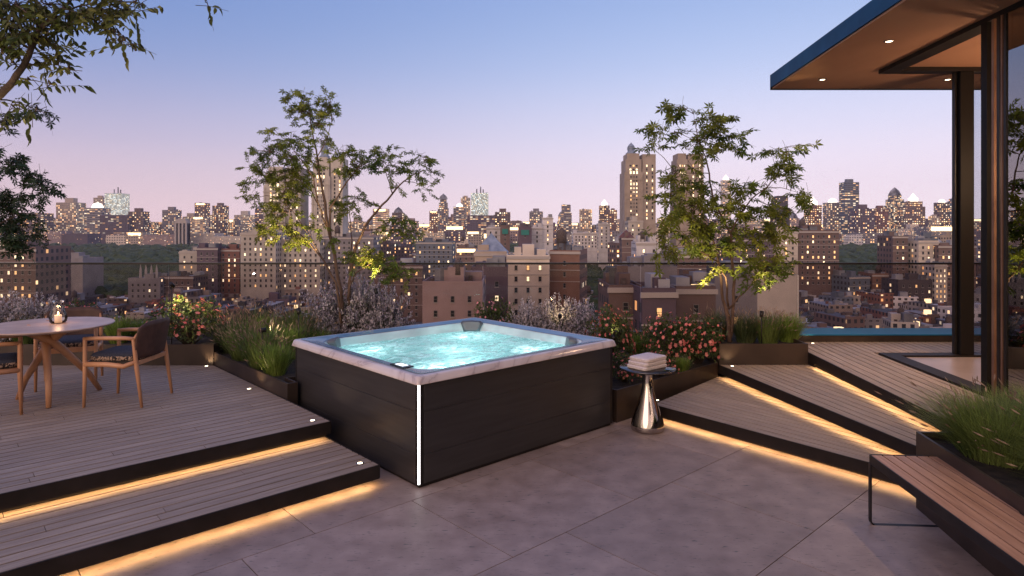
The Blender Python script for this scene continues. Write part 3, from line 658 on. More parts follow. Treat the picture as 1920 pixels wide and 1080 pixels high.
def low():
    for D, zr in ((285,15),(330,15),(385,16),(450,15),(530,17)):
        X = -1.0*.8*D
        while X < .8*D:
            w_ = rng.uniform(8, 19); px = 960+X/D*F; pw = w_/D*F
            H = zr+rng.uniform(-4, 3); yt = HZ+(CH-Z0-H)*F/D
            blocked = any(a-6 < px+pw/2 < b+6 for a, b in ((792,1087),(1142,1338),(1345,1490))) or (1080 < px+pw/2 < 1150 and D > 400) or (D > 435 and (60 < px+pw/2 < 345 or 1572 < px+pw/2 < 1680))
            if not blocked:
                S(px, px+pw, yt, D+rng.uniform(-12,12), rng.choice(['grey','brown','brick','beige','purple','slate','tan','dark','white']), rng.uniform(.03,.2), R(rng.uniform(-24,24)), 'fac', dep=rng.uniform(12,22), band='low')
            X += w_*rng.uniform(1.6, 2.6)
low()
def mass():
    mb = MB(); r = random.Random(9); n = 0
    DD_ = (262, 284, 308, 334, 362, 392, 425, 460, 498, 540, 585, 634, 690, 740)
    for D, Dn in zip(DD_, DD_[1:]):
        X = -.8*D
        while X < .8*D:
            w_ = r.uniform(6, 13); px = 960+X/D*F; H = 12.5+r.uniform(-1.6, 1.6)+(r.random()**9)*10; d = (Dn-D)*r.uniform(.75,.98)
            if not (1076 < px < 1154 and D > 400) and not (D > 435 and (60 < px < 345 or 1572 < px < 1680)) and not (790 < px < 1080 and D < 290):
                t = .02+.96*r.random(); y = D+r.uniform(-6,6); k = len(mb.f); a = R(r.uniform(-9,9))
                P = [rotp(-w_/2,0,a), rotp(w_/2,0,a), rotp(w_/2,d,a), rotp(-w_/2,d,a)]
                mb.prism([(X+p[0], y+p[1]) for p in P], 0, H, 0, 4 if r.random() < .75 else 1, t=t)
                for q in range(r.randint(2,6)):
                    bx, by = r.uniform(-w_*.32,w_*.32), r.uniform(d*.15,d*.8); s_ = r.uniform(.6,1.9); mb.box(X+bx-s_, X+bx+s_, y+by-s_*.7, y+by+s_*.7, H+.003*q, H+r.uniform(.7,2.8), 3 if r.random() < .03 else r.choice([0,1,2]), t=r.random())
                mb.box(X-w_/2, X+w_/2, y-.1, y+.25, H+.01, H+.8, 2, t=t)
            X += w_*r.uniform(1.02, 1.5)
    o = mb.build('rooftops', [M['fac_mass'], M['roof'], M['fac_mass2'], M['glow'], M['roof_mass']]); o.location = (0,0,Z0); tag(o, 'dense mass of small low rooftops filling the streets between blocks', 'rooftops', kind='stuff')
M['fac_mass'] = facade('facade_mass', 3.0, 3.4); M['fac_mass2'] = facade('facade_mass_plain', 1, 1, windows=False)
for q in ('fac_mass','fac_mass2'):
    N, L, b = nodes(M[q]); at = N.new('ShaderNodeAttribute'); at.attribute_name = 'tint'
    cr = N.new('ShaderNodeValToRGB'); cr.color_ramp.interpolation = 'CONSTANT'; e = cr.color_ramp.elements
    cl = [(.13,.09,.08),(.24,.11,.085),(.10,.09,.11),(.34,.29,.26),(.20,.18,.19),(.09,.06,.06),(.50,.46,.46),(.17,.11,.10),(.28,.22,.19)]
    e[0].position = 0; e[0].color = (*cl[0],1); e[1].position = .11; e[1].color = (*cl[1],1)
    for i_ in range(2, 9): kk = e.new(.11*i_); kk.color = (*cl[i_],1)
    L.new(at.outputs['Fac'], cr.inputs[0])
    for nd in list(N):
        if nd.type == 'HUE_SAT': L.new(cr.outputs[0], nd.inputs['Color'])
        if nd.type == 'MATH' and nd.operation == 'MULTIPLY' and not nd.inputs[1].is_linked and abs(nd.inputs[1].default_value-977) < 1: L.new(at.outputs['Fac'], nd.inputs[0])
        if nd.type == 'MATH' and nd.operation == 'LESS_THAN' and nd.inputs[1].is_linked:
            for lk in list(nd.inputs[1].links): L.remove(lk)
            nd.inputs[1].default_value = .13
M['roof_mass'] = facade('roof_mass', 1, 1, windows=False)
N, L, b = nodes(M['roof_mass']); at = N.new('ShaderNodeAttribute'); at.attribute_name = 'tint'
cr = N.new('ShaderNodeValToRGB'); cr.color_ramp.interpolation = 'CONSTANT'; e = cr.color_ramp.elements
cl = [(.20,.21,.24),(.42,.43,.46),(.12,.12,.14),(.30,.29,.30),(.58,.58,.60),(.16,.12,.115),(.24,.25,.29),(.09,.09,.10)]
e[0].position = 0; e[0].color = (*cl[0],1); e[1].position = .125; e[1].color = (*cl[1],1)
for i_ in range(2, 8): kk = e.new(.125*i_); kk.color = (*cl[i_],1)
L.new(mth(N, L, 'FRACT', mth(N, L, 'MULTIPLY', at.outputs['Fac'], 7.3)), cr.inputs[0])
for nd in list(N):
    if nd.type == 'HUE_SAT': L.new(cr.outputs[0], nd.inputs['Color'])
mass()
# labels for the fillers: nth of its row beside the nearest landmark
ORD = ['first','second','third','fourth','fifth','sixth','seventh','eighth','ninth','tenth','eleventh','twelfth','thirteenth','fourteenth']
HTW = {'far':'on the far skyline','east':'along the far park edge','mid':'in the middle distance','low':'among the low rooftops'}
CW = dict(slate='slate-grey', dark='near-black', rust='rust', teal='glassy', beige='beige')
marks = sorted([(b[0], b[7]) for b in ALLB if b[7]]) + [(90,'the lamp on the table'),(1800,'the house column'),(1365,'the right maple stem'),(640,'the left maple stem')]
bins = {}
for b in ALLB:
    if b[4] == 'hero': continue
    mk = min(marks, key=lambda m_: abs(m_[0]-b[0])); side = 'right' if b[0] >= mk[0] else 'left'
    rowk = 'low' if b[4] != 'low' else 'low%d' % min(range(5), key=lambda i: abs((285,330,385,450,530)[i]-b[1]))
    bins.setdefault((mk, side, b[4], rowk, b[3]), []).append(b)
RW = {'low0':'nearest row of low roofs','low1':'second row of low roofs','low2':'middle row of low roofs','low3':'fourth row of low roofs','low4':'farthest row of low roofs'}
for (mk, side, band, rowk, ck), bs in bins.items():
    bs.sort(key=lambda b: abs(b[0]-mk[0]))
    for i, b in enumerate(bs):
        where = RW[rowk] if band == 'low' else {'far':'far skyline','east':'far park edge','mid':'middle distance'}[band]
        num = ORD[i]+' ' if len(bs) > 1 else ''
        lab = '%s%s %s, %s, %s of %s' % (num, CW.get(ck, ck), 'tower' if b[4] == 'far' and b[6] < 405 else 'block', where, side, mk[1])
        tag(b[2], lab, 'building', {'far':'distant skyline buildings','east':'buildings along the far park edge','mid':'middle distance buildings','low':'low city rooftops'}[band])
# park
import numpy as np
def blobs(name, pts, mats, seed):
    rs = np.random.RandomState(seed)
    bm_v = []; t = (1+5**.5)/2
    base = np.array([(-1,t,0),(1,t,0),(-1,-t,0),(1,-t,0),(0,-1,t),(0,1,t),(0,-1,-t),(0,1,-t),(t,0,-1),(t,0,1),(-t,0,-1),(-t,0,1)], float); base /= np.linalg.norm(base[0])
    fs = [(0,11,5),(0,5,1),(0,1,7),(0,7,10),(0,10,11),(1,5,9),(5,11,4),(11,10,2),(10,7,6),(7,1,8),(3,9,4),(3,4,2),(3,2,6),(3,6,8),(3,8,9),(4,9,5),(2,4,11),(6,2,10),(8,6,7),(9,8,1)]
    V = list(map(tuple, base)); cache = {}; F2 = []
    def midp(a, b):
        k = (min(a,b), max(a,b))
        if k not in cache:
            p = (np.array(V[a])+np.array(V[b])); p /= np.linalg.norm(p); V.append(tuple(p)); cache[k] = len(V)-1
        return cache[k]
    for a, b, c in fs:
        x, y, z = midp(a,b), midp(b,c), midp(c,a); F2 += [(a,x,z),(b,y,x),(c,z,y),(x,y,z)]
    V = np.array(V); F2 = np.array(F2); n = len(pts); P = np.array(pts)
    jit = 1+rs.uniform(-.28,.28,(n,len(V),1)); vv = V[None]*jit*P[:,None,3:4]; vv[:,:,2] *= .8; vv += P[:,None,:3]
    ff = (F2[None]+(np.arange(n)*len(V))[:,None,None]).reshape(-1,3)
    me = bpy.data.meshes.new(name); me.from_pydata(vv.reshape(-1,3).tolist(), [], ff.tolist()); me.materials.append(mats)
    o = bpy.data.objects.new(name, me); sc.collection.objects.link(o); return o
pts = []
for k in range(4200):
    D = 620 + 1050*rng.random()**1.3; X = rng.uniform(-.85,.85)*D
    s = rng.uniform(6, 13); pts.append((X, D, Z0+7+rng.uniform(0,6)+4*noise.noise(Vector((X*.01, D*.01, 0))), s))
for k in range(1500):
    D = rng.uniform(445, 760); px = rng.choice((rng.uniform(50, 352), rng.uniform(1560, 1700))); s = rng.uniform(5, 9); pts.append(((px-960)/F*D, D, Z0+8+rng.uniform(0,5), s))
for k in range(160):
    D = rng.uniform(330, 620); px = rng.uniform(1092, 1150); s = rng.uniform(5, 9); pts.append(((px-960)/F*D, D, Z0+9+rng.uniform(0,6), s))
pk = blobs('park_trees', pts, M['park'], 3); tag(pk, 'dark green mass of park trees beyond the buildings', 'trees', kind='stuff')

# ================================================================== TERRACE
U = Vector((-.677,.736)); V_ = Vector((.736,.677)); U.normalize(); V_ = Vector((U.y, -U.x)); FC = Vector((-.697,4.739))
def uv(u, v): p = FC + U*u + V_*v; return (p.x, p.y)
def clip(poly, p, n):   # keep side where (q-p).n >= 0
    out = []; k = len(poly)
    for i in range(k):
        a, b = poly[i], poly[(i+1)%k]; da = (a[0]-p[0])*n[0]+(a[1]-p[1])*n[1]; db = (b[0]-p[0])*n[0]+(b[1]-p[1])*n[1]
        if da >= 0: out.append(a)
        if (da >= 0) != (db >= 0):
            t = da/(da-db); out.append((a[0]+(b[0]-a[0])*t, a[1]+(b[1]-a[1])*t))
    return out
def clip_poly(poly, conv):
    n = len(conv); A = sum(conv[i][0]*conv[(i+1)%n][1]-conv[(i+1)%n][0]*conv[i][1] for i in range(n))
    if A < 0: conv = conv[::-1]
    for i in range(n):
        a, b = conv[i], conv[(i+1)%n]; poly = clip(poly, a, (-(b[1]-a[1]), b[0]-a[0]))
        if len(poly) < 3: return None
    return poly
def boards(conv, o, d, z, th=.022, pitch=.100, gap=.015, jl=2.4, seed=0, m=0):
    """boards of direction d, laid from origin line o, clipped to a convex outline"""
    d = Vector(d).normalized(); n = Vector((-d.y, d.x)); r = random.Random(seed); mb = MB(); o = Vector(o)
    ss = [(Vector(p)-o).dot(d) for p in conv]; tt = [(Vector(p)-o).dot(n) for p in conv]
    s0, s1 = min(ss), max(ss); k0, k1 = int(math.floor(min(tt)/pitch)), int(math.ceil(max(tt)/pitch))
    for k in range(k0, k1):
        s = s0 - r.random()*jl
        while s < s1:
            e = s + jl
            P = [o+d*(s+.002)+n*(k*pitch+gap/2), o+d*(e-.002)+n*(k*pitch+gap/2), o+d*(e-.002)+n*((k+1)*pitch-gap/2), o+d*(s+.002)+n*((k+1)*pitch-gap/2)]
            q = clip_poly([(p.x, p.y) for p in P], conv)
            if q:
                off = r.random()*40; ok = k
                mb.prism(q, z-th, z, m, t=.02+.96*r.random(), uvf=lambda p: ((Vector(p)-o).dot(d)+off, (Vector(p)-o).dot(n)+off))
            s = e
    return mb
def slab(poly, z0, z1): mb = MB(); mb.prism(poly, z0, z1); return mb
# building the terrace stands on
mb = MB(); mb.box(-14, 14, -8, 9.06, -20, -.03); tag(mb.build('terrace_slab', M['grout']), kind='structure')
# patio tiles in running bond
mb = MB(); pr = random.Random(2)
area = [(-9,-3),(6,-3),(6,8.5),(-9,8.5)]
for k in range(-8, 9):
    u0 = 2.04 - k*1.07 - 1.07; off = 0 if k % 2 else .53
    off = (.0 if k % 2 == 0 else .46)
    for j in range(-12, 12):
        v0 = (2.72 if k % 2 else 2.26) + j*1.19
        q = clip_poly([uv(u0+.003, v0+.003), uv(u0+1.067, v0+.003), uv(u0+1.067, v0+1.187), uv(u0+.003, v0+1.187)], area)
        if q: mb.prism(q, -.03, 0, t=.02+.96*pr.random())
tag(mb.build('patio', M['tile']), kind='structure')

def level(name, label, top, conv, o, d, fronts, seed, z0=0.0, rise=.15, fh=.10, strip=True, back=None):
    """one timber level: boards, fascia along each front edge, recessed plinth and light strip"""
    root = empty(name, label=label, cat='deck', kind='structure')
    boards(conv, o, d, top, seed=seed).build('boards', M['deck'], root)
    c = Vector((sum(p[0] for p in conv)/len(conv), sum(p[1] for p in conv)/len(conv)))
    fb = MB(); sb = MB(); pl = MB(); it = conv
    base = top-rise
    for a, b in fronts:
        a = Vector(a); b = Vector(b); t = (b-a).normalized(); n = Vector((-t.y, t.x))
        if (c-a).dot(n) > 0: n = -n      # outward
        P = lambda s, q: (s.x+n.x*q, s.y+n.y*q)
        fb.prism([P(a,.003), P(b,.003), P(b,.014), P(a,.014)], top-fh, top+.002)
        # under-deck soffit lip and light strip
        fb.prism([P(a,.002), P(b,.002), P(b,-.10), P(a,-.10)], top-.04, top-.026)
        pl.prism([P(a,-.10), P(b,-.10), P(b,-.12), P(a,-.12)], base-.02, top-.028)
        if strip: sb.prism([P(a+t*.04,-.004), P(b-t*.04,-.004), P(b-t*.04,-.016), P(a+t*.04,-.016)], top-fh+.004, top-fh+.016)
    fb.build('fascia', M['fascia'], root); pl.build('plinth', M['fascia'], root)
    if strip: sb.build('light_strip', M['led'], root)
    # dark sub-floor closing the gaps
    slab(conv, top-.05, top-.03).build('joist_bed', M['void'], root)
    return root
C0 = (-1.012,4.87); C1 = (-1.55,5.47)
vd = (V_.x, V_.y); ud = (U.x, U.y)
farL = lambda p, t: (p[0]-vd[0]*t, p[1]-vd[1]*t)
up1 = (C0[0]+ud[0]*.95, C0[1]+ud[1]*.95)
level('timber_step', 'lower left timber step lit from beneath', .15, [C0, up1, farL(up1, 10), farL(C0, 10)], C0, vd, [(C0, farL(C0, 10))], 1)
CL = (-3.58,7.69)
level('timber_deck', 'upper left timber deck under the dining table', .30, [C1, CL, (-9.5,7.69), farL(C1, 10.7)], C1, vd, [(C1, farL(C1, 10.7))], 2)
# black ends facing the tub
for a, b, zt in ((C0, up1, .15), (C1, (-2.155,6.145), .30)):
    pass
mb = MB()
def strip_end(a, b, z0, z1, w=.012):
    a = Vector(a); b = Vector(b); t = (b-a).normalized(); n = Vector((t.y,-t.x)); mb.prism([(a.x,a.y),(b.x,b.y),(b.x+n.x*w,b.y+n.y*w),(a.x+n.x*w,a.y+n.y*w)], z0, z1)
strip_end(C0, up1, .05, .152); strip_end((C0[0]+ud[0]*.1, C0[1]+ud[1]*.1), up1, 0, .049); strip_end(C1, CL, .2, .302); strip_end((C1[0]+ud[0]*.1, C1[1]+ud[1]*.1), CL, .0, .199)
tag(mb.build('deck_edge', M['fascia']), kind='structure')
# right side fan of levels
A1 = (1.44,6.54); A2 = (2.49,7.75); A3 = (3.573,7.71)
YP = 4.47
def along(p, q, y): t = (y-p[1])/(q[1]-p[1]); return (p[0]+(q[0]-p[0])*t, y)
f1 = along(A1, (2.745,4.92), YP); s2a = (2.50,7.72); s2b = along(s2a, (3.057,4.86), YP); d3b = along(A3, (3.396,5.026), YP)
level('timber_step', 'lowest right timber step, wedge shaped, beside the round side table', .15, [A1, A2, (s2a[0]+.12, s2a[1]), (s2b[0]+.12, YP), f1], A1, (f1[0]-A1[0], f1[1]-A1[1]), [(A1, f1)], 3)
level('timber_step', 'middle right timber step below the dark planter', .30, [s2a, (3.60,7.72), (d3b[0]+.12, YP), s2b], s2a, (s2b[0]-s2a[0], s2b[1]-s2a[1]), [(s2a, s2b)], 4)
H0 = (4.327,7.57); H1 = (4.0,3.0); hd = Vector((.072,1)).normalized()
hl = lambda y: 4.327-.072*(7.57-y)
level('timber_deck', 'upper right timber deck in front of the house', .45, [A3, (hl(7.71),7.71), (hl(YP),YP), d3b], A3, (hd.x, hd.y), [(A3, d3b)], 5)
boards([(3.573,7.713),(3.573,8.43),(12,8.43),(12,7.575),(4.33,7.575),(4.33,7.713)], (3.573,7.713), (1,0), .45, seed=6) if False else None
o = boards([(3.573,7.715),(3.573,8.43),(12,8.43),(12,7.715)], (3.573,7.715), (hd.x,hd.y), .45, seed=6).build('timber_walkway', M['deck']); tag(o, kind='structure')
mb = MB(); mb.box(3.573, 12, 7.58, 8.43, .0, .425); tag(mb.build('walkway_base', M['fascia']), kind='structure')
# end faces against planters
mb = MB(); strip_end((A1[0]+.01, A1[1]), (2.48,7.74), .02, .13); tag(mb.build('step_end', M['fascia']), kind='structure')

# deck lights
def deck_light(p, z, label, e=.5, aim=(0,0,1)):
    root = empty('deck_light', (p[0], p[1], z), label=label, cat='light', group='round lights set flush in the decking')
    mb = MB(); mb.lathe([(.020,0),(.028,0),(.028,.004),(.020,.005)], seg=20); mb.build('ring', M['jet'], root)
    mb = MB(); mb.lathe([(.020,.003),(0,.006)], seg=20); mb.build('lens', M['lens'], root)
    lamp('glow', 'SPOT', (0,0,.012), e, (1,.68,.38), root, spot_size=R(110), spot_blend=.8, shadow_soft_size=.02, aim=aim)
DL = [(387,687,.3,'deck light beside the tall planter, farthest on the left deck'),(467,729.5,.3,'deck light halfway along the low left planter'),(586,789,.3,'deck light on the upper left deck corner by the tub'),
      (675,869,.15,'deck light on the lower left step beside the tub'),(1232,751,.15,'deck light on the lowest right step by the side table'),(1373,687,.3,'deck light on the middle right step by the dark planter'),(1524,644,.45,'deck light on the upper right deck by the parapet')]
for x, y, z, l in DL:
    q = G(x, y, z); deck_light(q, z, l, 3.2 if x < 700 else 2.5, (.3 if x < 700 else -.1, .25, 1))

# ---------------------------------------------------------------- planters
def planter(label, poly, z0, z1, wall=.02, soil=.05, rim=True):
    root = empty('planter', (0,0,0), label=label, cat='planter')
    n = len(poly); A = sum(poly[i][0]*poly[(i+1)%n][1]-poly[(i+1)%n][0]*poly[i][1] for i in range(n))
    if A < 0: poly = poly[::-1]
    c = Vector((sum(p[0] for p in poly)/n, sum(p[1] for p in poly)/n))
    mb = MB()
    inner = []
    for i in range(n):
        p, q, r_ = Vector(poly[i-1]), Vector(poly[i]), Vector(poly[(i+1)%n])
        a = (q-p).normalized(); b = (r_-q).normalized(); na = Vector((-a.y,a.x)); nb = Vector((-b.y,b.x)); k = (na+nb); k = k/max(k.dot(na), .2)*wall
        inner.append((q.x+k.x, q.y+k.y))
    for i in range(n):
        j = (i+1)%n; mb.prism([poly[i], poly[j], inner[j], inner[i]], z0, z1)
    mb.build('box', M['planter'], root, bevel=0)
    s = MB(); s.prism(inner, z0, z1-soil); s.build('soil', M['soil'], root)
    return root
planter('long dark planter behind the dining table', [(-9.5,7.694),(-3.58,7.694),(-3.58,8.9),(-9.5,8.9)], .28, .55)
LP = [(-2.155-.0,6.145), uv(2.02,-.01), uv(2.235,-.01), uv(2.235,2.36), (-.38,8.9), (-3.575,8.9), (-3.575,7.70)]
planter('low dark planter between the left deck and the tub', [uv(2.02,-.118), uv(2.02,-.015), uv(2.26,-.015), uv(2.26,.9), (-2.4,8.9), (-3.574,8.9), (-3.574,7.70)], .0, .455)
planter('planter behind the tub under the pale shrubs', [uv(2.28,.92), uv(2.26,2.40), uv(1.6,2.40), (1.2,7.75), (1.2,8.9), (-2.38,8.9)], .0, .5)
planter('low dark planter between the tub and the lowest right step', [uv(.052,2.42), uv(.052,4.36), (2.49,7.765), (2.49,8.9), (1.205,8.9), (1.205,7.75), uv(1.6,2.42)], .0, .325)
planter('tall dark planter at the back of the middle right step', [(2.50,7.735),(3.57,7.735),(3.57,8.9),(2.50,8.9)], .2, .55)
planter('rust brown planter of tall grass beside the slatted bench', [(2.815,YP),(2.815-.129*5,YP-5),(3.75,YP-5),(4.05,YP)], .0, .53)
# parapet coping (blue) and dark face
mb = MB(); mb.box(3.59, 12, 8.43, 8.92, .0, .535); pc = empty('parapet', label='low dark parapet wall with blue metal top behind the right deck', cat='wall')
mb.build('wall', M['planter'], pc); mb = MB(); mb.box(3.58, 12, 8.415, 8.94, .5365, .552); mb.build('coping', M['coping'], pc)
mb = MB(); mb.box(-12, 3.578, 8.905, 8.985, -.02, .45); o = tag(mb.build('parapet', M['planter']), 'long dark parapet upstand below the glass panels behind the planters', 'wall')
# ---------------------------------------------------------------- glass balustrade
GY = 9.0
lab = {-1:'glass panel behind the left edge maple',0:'glass panel behind the white flowering shrub and table',1:'glass panel behind the glowing rose bush',2:'glass panel behind the left maple stem',3:'glass panel behind the back corner of the tub',4:'glass panel behind the small plaid grass and right rose bush',5:'glass panel just right of the right maple, over the blue coping',6:'glass panel behind the house columns'}
lab[4] = 'glass panel behind the right rose bush and right maple'
for k in range(-1, 8):
    x0 = (21+295*k-960)/F*GY; x1 = x0+295/F*GY
    root = empty('glass_panel', ((x0+x1)/2, GY, .45), label=lab.get(k, 'glass panel inside the house corner view'), cat='glass panel', group='glass balustrade panels')
    hw = (x1-x0)/2
    mb = MB(); mb.box(-hw+.008, hw-.008, -.006, .006, .0, .985); mb.build('pane', M['rail_glass'], root)
    mb = MB(); mb.box(-hw, hw, -.02, .02, .985, 1.012); mb.build('handrail', M['dark'], root)
    mb = MB(); mb.box(-hw, hw, -.03, .03, -.02, .05); mb.build('shoe', M['dark'], root)

# ---------------------------------------------------------------- hot tub
tub = empty('hot_tub', (FC.x, FC.y, 0), math.atan2(V_.y, V_.x), label='square hot tub with dark cabinet, marble rim and lit bubbling water', cat='hot tub')
# local frame: +x = V_ (front corner to right corner), +y = U (front corner to left corner)
TX, TY = 2.364, 2.216
mb = MB(); i0 = .03
def side_panel(mb, a, b, z0, z1, th=.02):
    a = Vector(a); b = Vector(b); t = (b-a).normalized(); n = Vector((-t.y, t.x)); mb.prism([(a.x,a.y),(b.x,b.y),(b.x+n.x*th,b.y+n.y*th),(a.x+n.x*th,a.y+n.y*th)], z0, z1)
zs = [(.03,.246),(.248,.569),(.571,.782)]
names = []
for a, b in (((i0+.045,i0),(TX-i0-.045,i0)),((TX-i0,i0+.045),(TX-i0,TY-i0-.045)),((TX-i0-.045,TY-i0),(i0+.045,TY-i0)),((i0,TY-i0-.045),(i0,i0+.045))):
    for z0, z1 in zs:
        p = MB(); side_panel(p, a, b, z0, z1); p.build('cabinet_panel', M['cabinet'], tub, bevel=.0025)
p = MB(); p.box(i0+.02, TX-i0-.02, i0+.02, TY-i0-.02, .0, .2); p.build('base', M['dark'], tub)
p = MB()
for x0, x1, y0, y1 in ((i0+.021,TX-i0-.021,i0+.021,i0+.03),(i0+.021,TX-i0-.021,TY-i0-.03,TY-i0-.021),(i0+.021,i0+.03,i0+.031,TY-i0-.031),(TX-i0-.03,TX-i0-.021,i0+.031,TY-i0-.031)): p.box(x0,x1,y0,y1,.2,.782)
p.build('inner_frame', M['dark'], tub)
for cx, cy, sx, sy in ((i0,i0,1,1),(TX-i0,i0,-1,1),(TX-i0,TY-i0,-1,-1),(i0,TY-i0,1,-1)):
    p = MB(); p.prism([(cx+sx*.012,cy+sy*.0),(cx+sx*.043,cy+sy*.0),(cx+sx*.043,cy+sy*.03),(cx+sx*.03,cy+sy*.043),(cx,cy+sy*.043),(cx,cy+sy*.012)], .02, .782); p.build('corner_post', M['dark'], tub, bevel=.003)
p = MB(); p.prism([(i0+.0095,i0-.0035),(i0+.0095,i0+.001),(i0+.001,i0+.0095),(i0-.0035,i0+.0095),(i0-.0035,i0-.0035)], .035, .778); p.build('corner_light', M['white_led'], tub)
def rrect(w_, h_, r_, n=16):   # rounded rectangle loop centred on tub
    out = []
    for q, (sx, sy) in enumerate(((1,1),(-1,1),(-1,-1),(1,-1))):
        cx, cy = sx*(w_/2-r_), sy*(h_/2-r_); a0 = q*math.pi/2
        for k in range(n): t = a0+math.pi/2*k/(n-1); out.append((TX/2+cx+r_*math.cos(t), TY/2+cy+r_*math.sin(t)))
    return out
def loft(mb, loops, m=0, smooth=False, closed=None):
    k = len(mb.v); n = len(loops[0][0])
    for lp, z in loops: mb.v += [(x, y, z(x,y) if callable(z) else z) for x, y in lp]
    for i in range(len(loops)-1):
        for q in range(n):
            r_ = (q+1)%n; mb.f.append((k+i*n+q, k+i*n+r_, k+(i+1)*n+r_, k+(i+1)*n+q)); mb.m.append(m); mb.uv.append(None); mb.t.append(0); mb.sm.append(smooth)
p = MB()
loft(p, [(rrect(TX-.06,TY-.06,.02),.783),(rrect(TX,TY,.03),.783),(rrect(TX,TY,.03),.788),(rrect(TX-.03,TY-.03,.03),.836),(rrect(TX-.05,TY-.05,.03),.843),(rrect(TX-.13,TY-.13,.05),.846),(rrect(TX-.15,TY-.15,.06),.838),(rrect(TX-.30,TY-.30,.16),.832),(rrect(TX-.36,TY-.36,.24),.824)], smooth=True)
p.build('rim', M['marble'], tub)
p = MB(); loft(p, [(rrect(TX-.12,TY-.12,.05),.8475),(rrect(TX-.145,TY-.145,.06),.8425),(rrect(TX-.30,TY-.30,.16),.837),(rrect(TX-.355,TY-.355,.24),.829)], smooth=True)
p.build('rim_reflection_band', M['rim_sky_tint'], tub)  # thin blue sheet over the marble, painting the sky's reflection
p = MB()
loft(p, [(rrect(TX-.36,TY-.36,.24),.824),(rrect(TX-.40,TY-.40,.26),.79),(rrect(TX-.46,TY-.46,.28),.66),(rrect(TX-.66,TY-.66,.28),.50),(rrect(TX-1.1,TY-1.1,.26),.42),(rrect(TX-1.2,TY-1.2,.25),.20)], smooth=True)
k = len(p.v); p.face([(x,y,.20) for x, y in rrect(TX-1.2,TY-1.2,.25)])
M['basin'] = noisy(mat('basin_acrylic', rough=.2), (.50,.62,.64), (.68,.78,.80), 3, 6)
p.build('basin', M['basin'], tub)
# water surface with ripples
p = MB(); lp = rrect(TX-.425,TY-.425,.27); NW = 56; cen = (TX/2, TY/2); rings = []
for i in range(NW+1):
    s = i/NW; rings.append(([(cen[0]+(x-cen[0])*s, cen[1]+(y-cen[1])*s) for x, y in lp], lambda x, y: .742 + .016*noise.noise(Vector((x*4.5,y*4.5,1.3))) + .012*noise.noise(Vector((x*11,y*11,4.3))) + .005*noise.noise(Vector((x*26,y*26,2.3)))))
loft(p, rings[1:], smooth=True); k = len(p.v)
f0 = rings[1][0]; p.face([(x,y,rings[1][1](x,y)) for x, y in f0], smooth=True)
p.f = [f[::-1] if len(f) == 4 else f for f in p.f]; p.build('water', M['water'], tub)
for (x, y, rz) in ((TX-.30, TY-.30, R(45)), (.36, TY-.24, R(120)), (TX-.24, .42, R(-20))):
    p = MB(); s = []
    W_, H_ = .30, .16
    pts_ = [(-.5,.0),(-.42,.5),(-.3,.9),(0,1),(.3,.9),(.42,.5),(.5,0),(.3,-.08),(-.3,-.08)] if False else [(-.36,-.9),(-.5,.6),(-.42,.92),(0,1.02),(.42,.92),(.5,.6),(.36,-.9),(0,-1)]
    fr = [(a*W_, .0-.02, b*H_*.5) for a, b in pts_]; bk = [(a*W_*1.05, .05, b*H_*.5) for a, b in pts_]
    n = len(fr); k = 0
    fr2 = [(a*W_*.8, -.035, b*H_*.38) for a, b in pts_]
    p.v += fr2+fr+bk
    for q in range(n):
        r_ = (q+1)%n
        for lo_ in (0, n): p.f.append((lo_+q, lo_+r_, lo_+n+r_, lo_+n+q)); p.m.append(0); p.uv.append(None); p.t.append(0); p.sm.append(True)
    p.f.append(tuple(range(n))); p.m.append(0); p.uv.append(None); p.t.append(0); p.sm.append(False)
    h_ = p.build('headrest', M['pillow'], tub); h_.location = (x, y, .79); h_.rotation_euler = (R(12), 0, rz-math.pi/2 if False else rz)
    dx, dy = TX/2-x, TY/2-y; h_.rotation_euler = (R(-14), 0, math.atan2(dy, dx)+math.pi/2)
    if x > TX-.26 or x < .5: h_.scale = (.62,.8,.72)
    else: h_.scale = (.85,.9,.85)
p = MB(); p.box(-.1,.1,-.05,.05,0,.012); h_ = p.build('control_panel', M['screen_dark'], tub, bevel=.004); h_.location = (.12,.40,.846); h_.rotation_euler = (0,0,R(90))
s_ = MB(); s_.box(-.055,.055,-.028,.028,.0125,.0145); s_ = s_.build('display', M['screen'], h_)
for k in range(10):
    a = 2*math.pi*k/10; rr = (TX/2-.27, TY/2-.27)
    x = TX/2+rr[0]*max(-.93,min(.93,1.2*math.cos(a))); y = TY/2+rr[1]*max(-.93,min(.93,1.2*math.sin(a)))
for lx, ly in ((.6,.6),(TX-.6,.6),(.6,TY-.6),(TX-.6,TY-.6),(TX/2,TY/2)):
    lamp('underwater_light', 'POINT', (lx,ly,.58), 6, (.74,1.0,.98), tub, shadow_soft_size=.09)

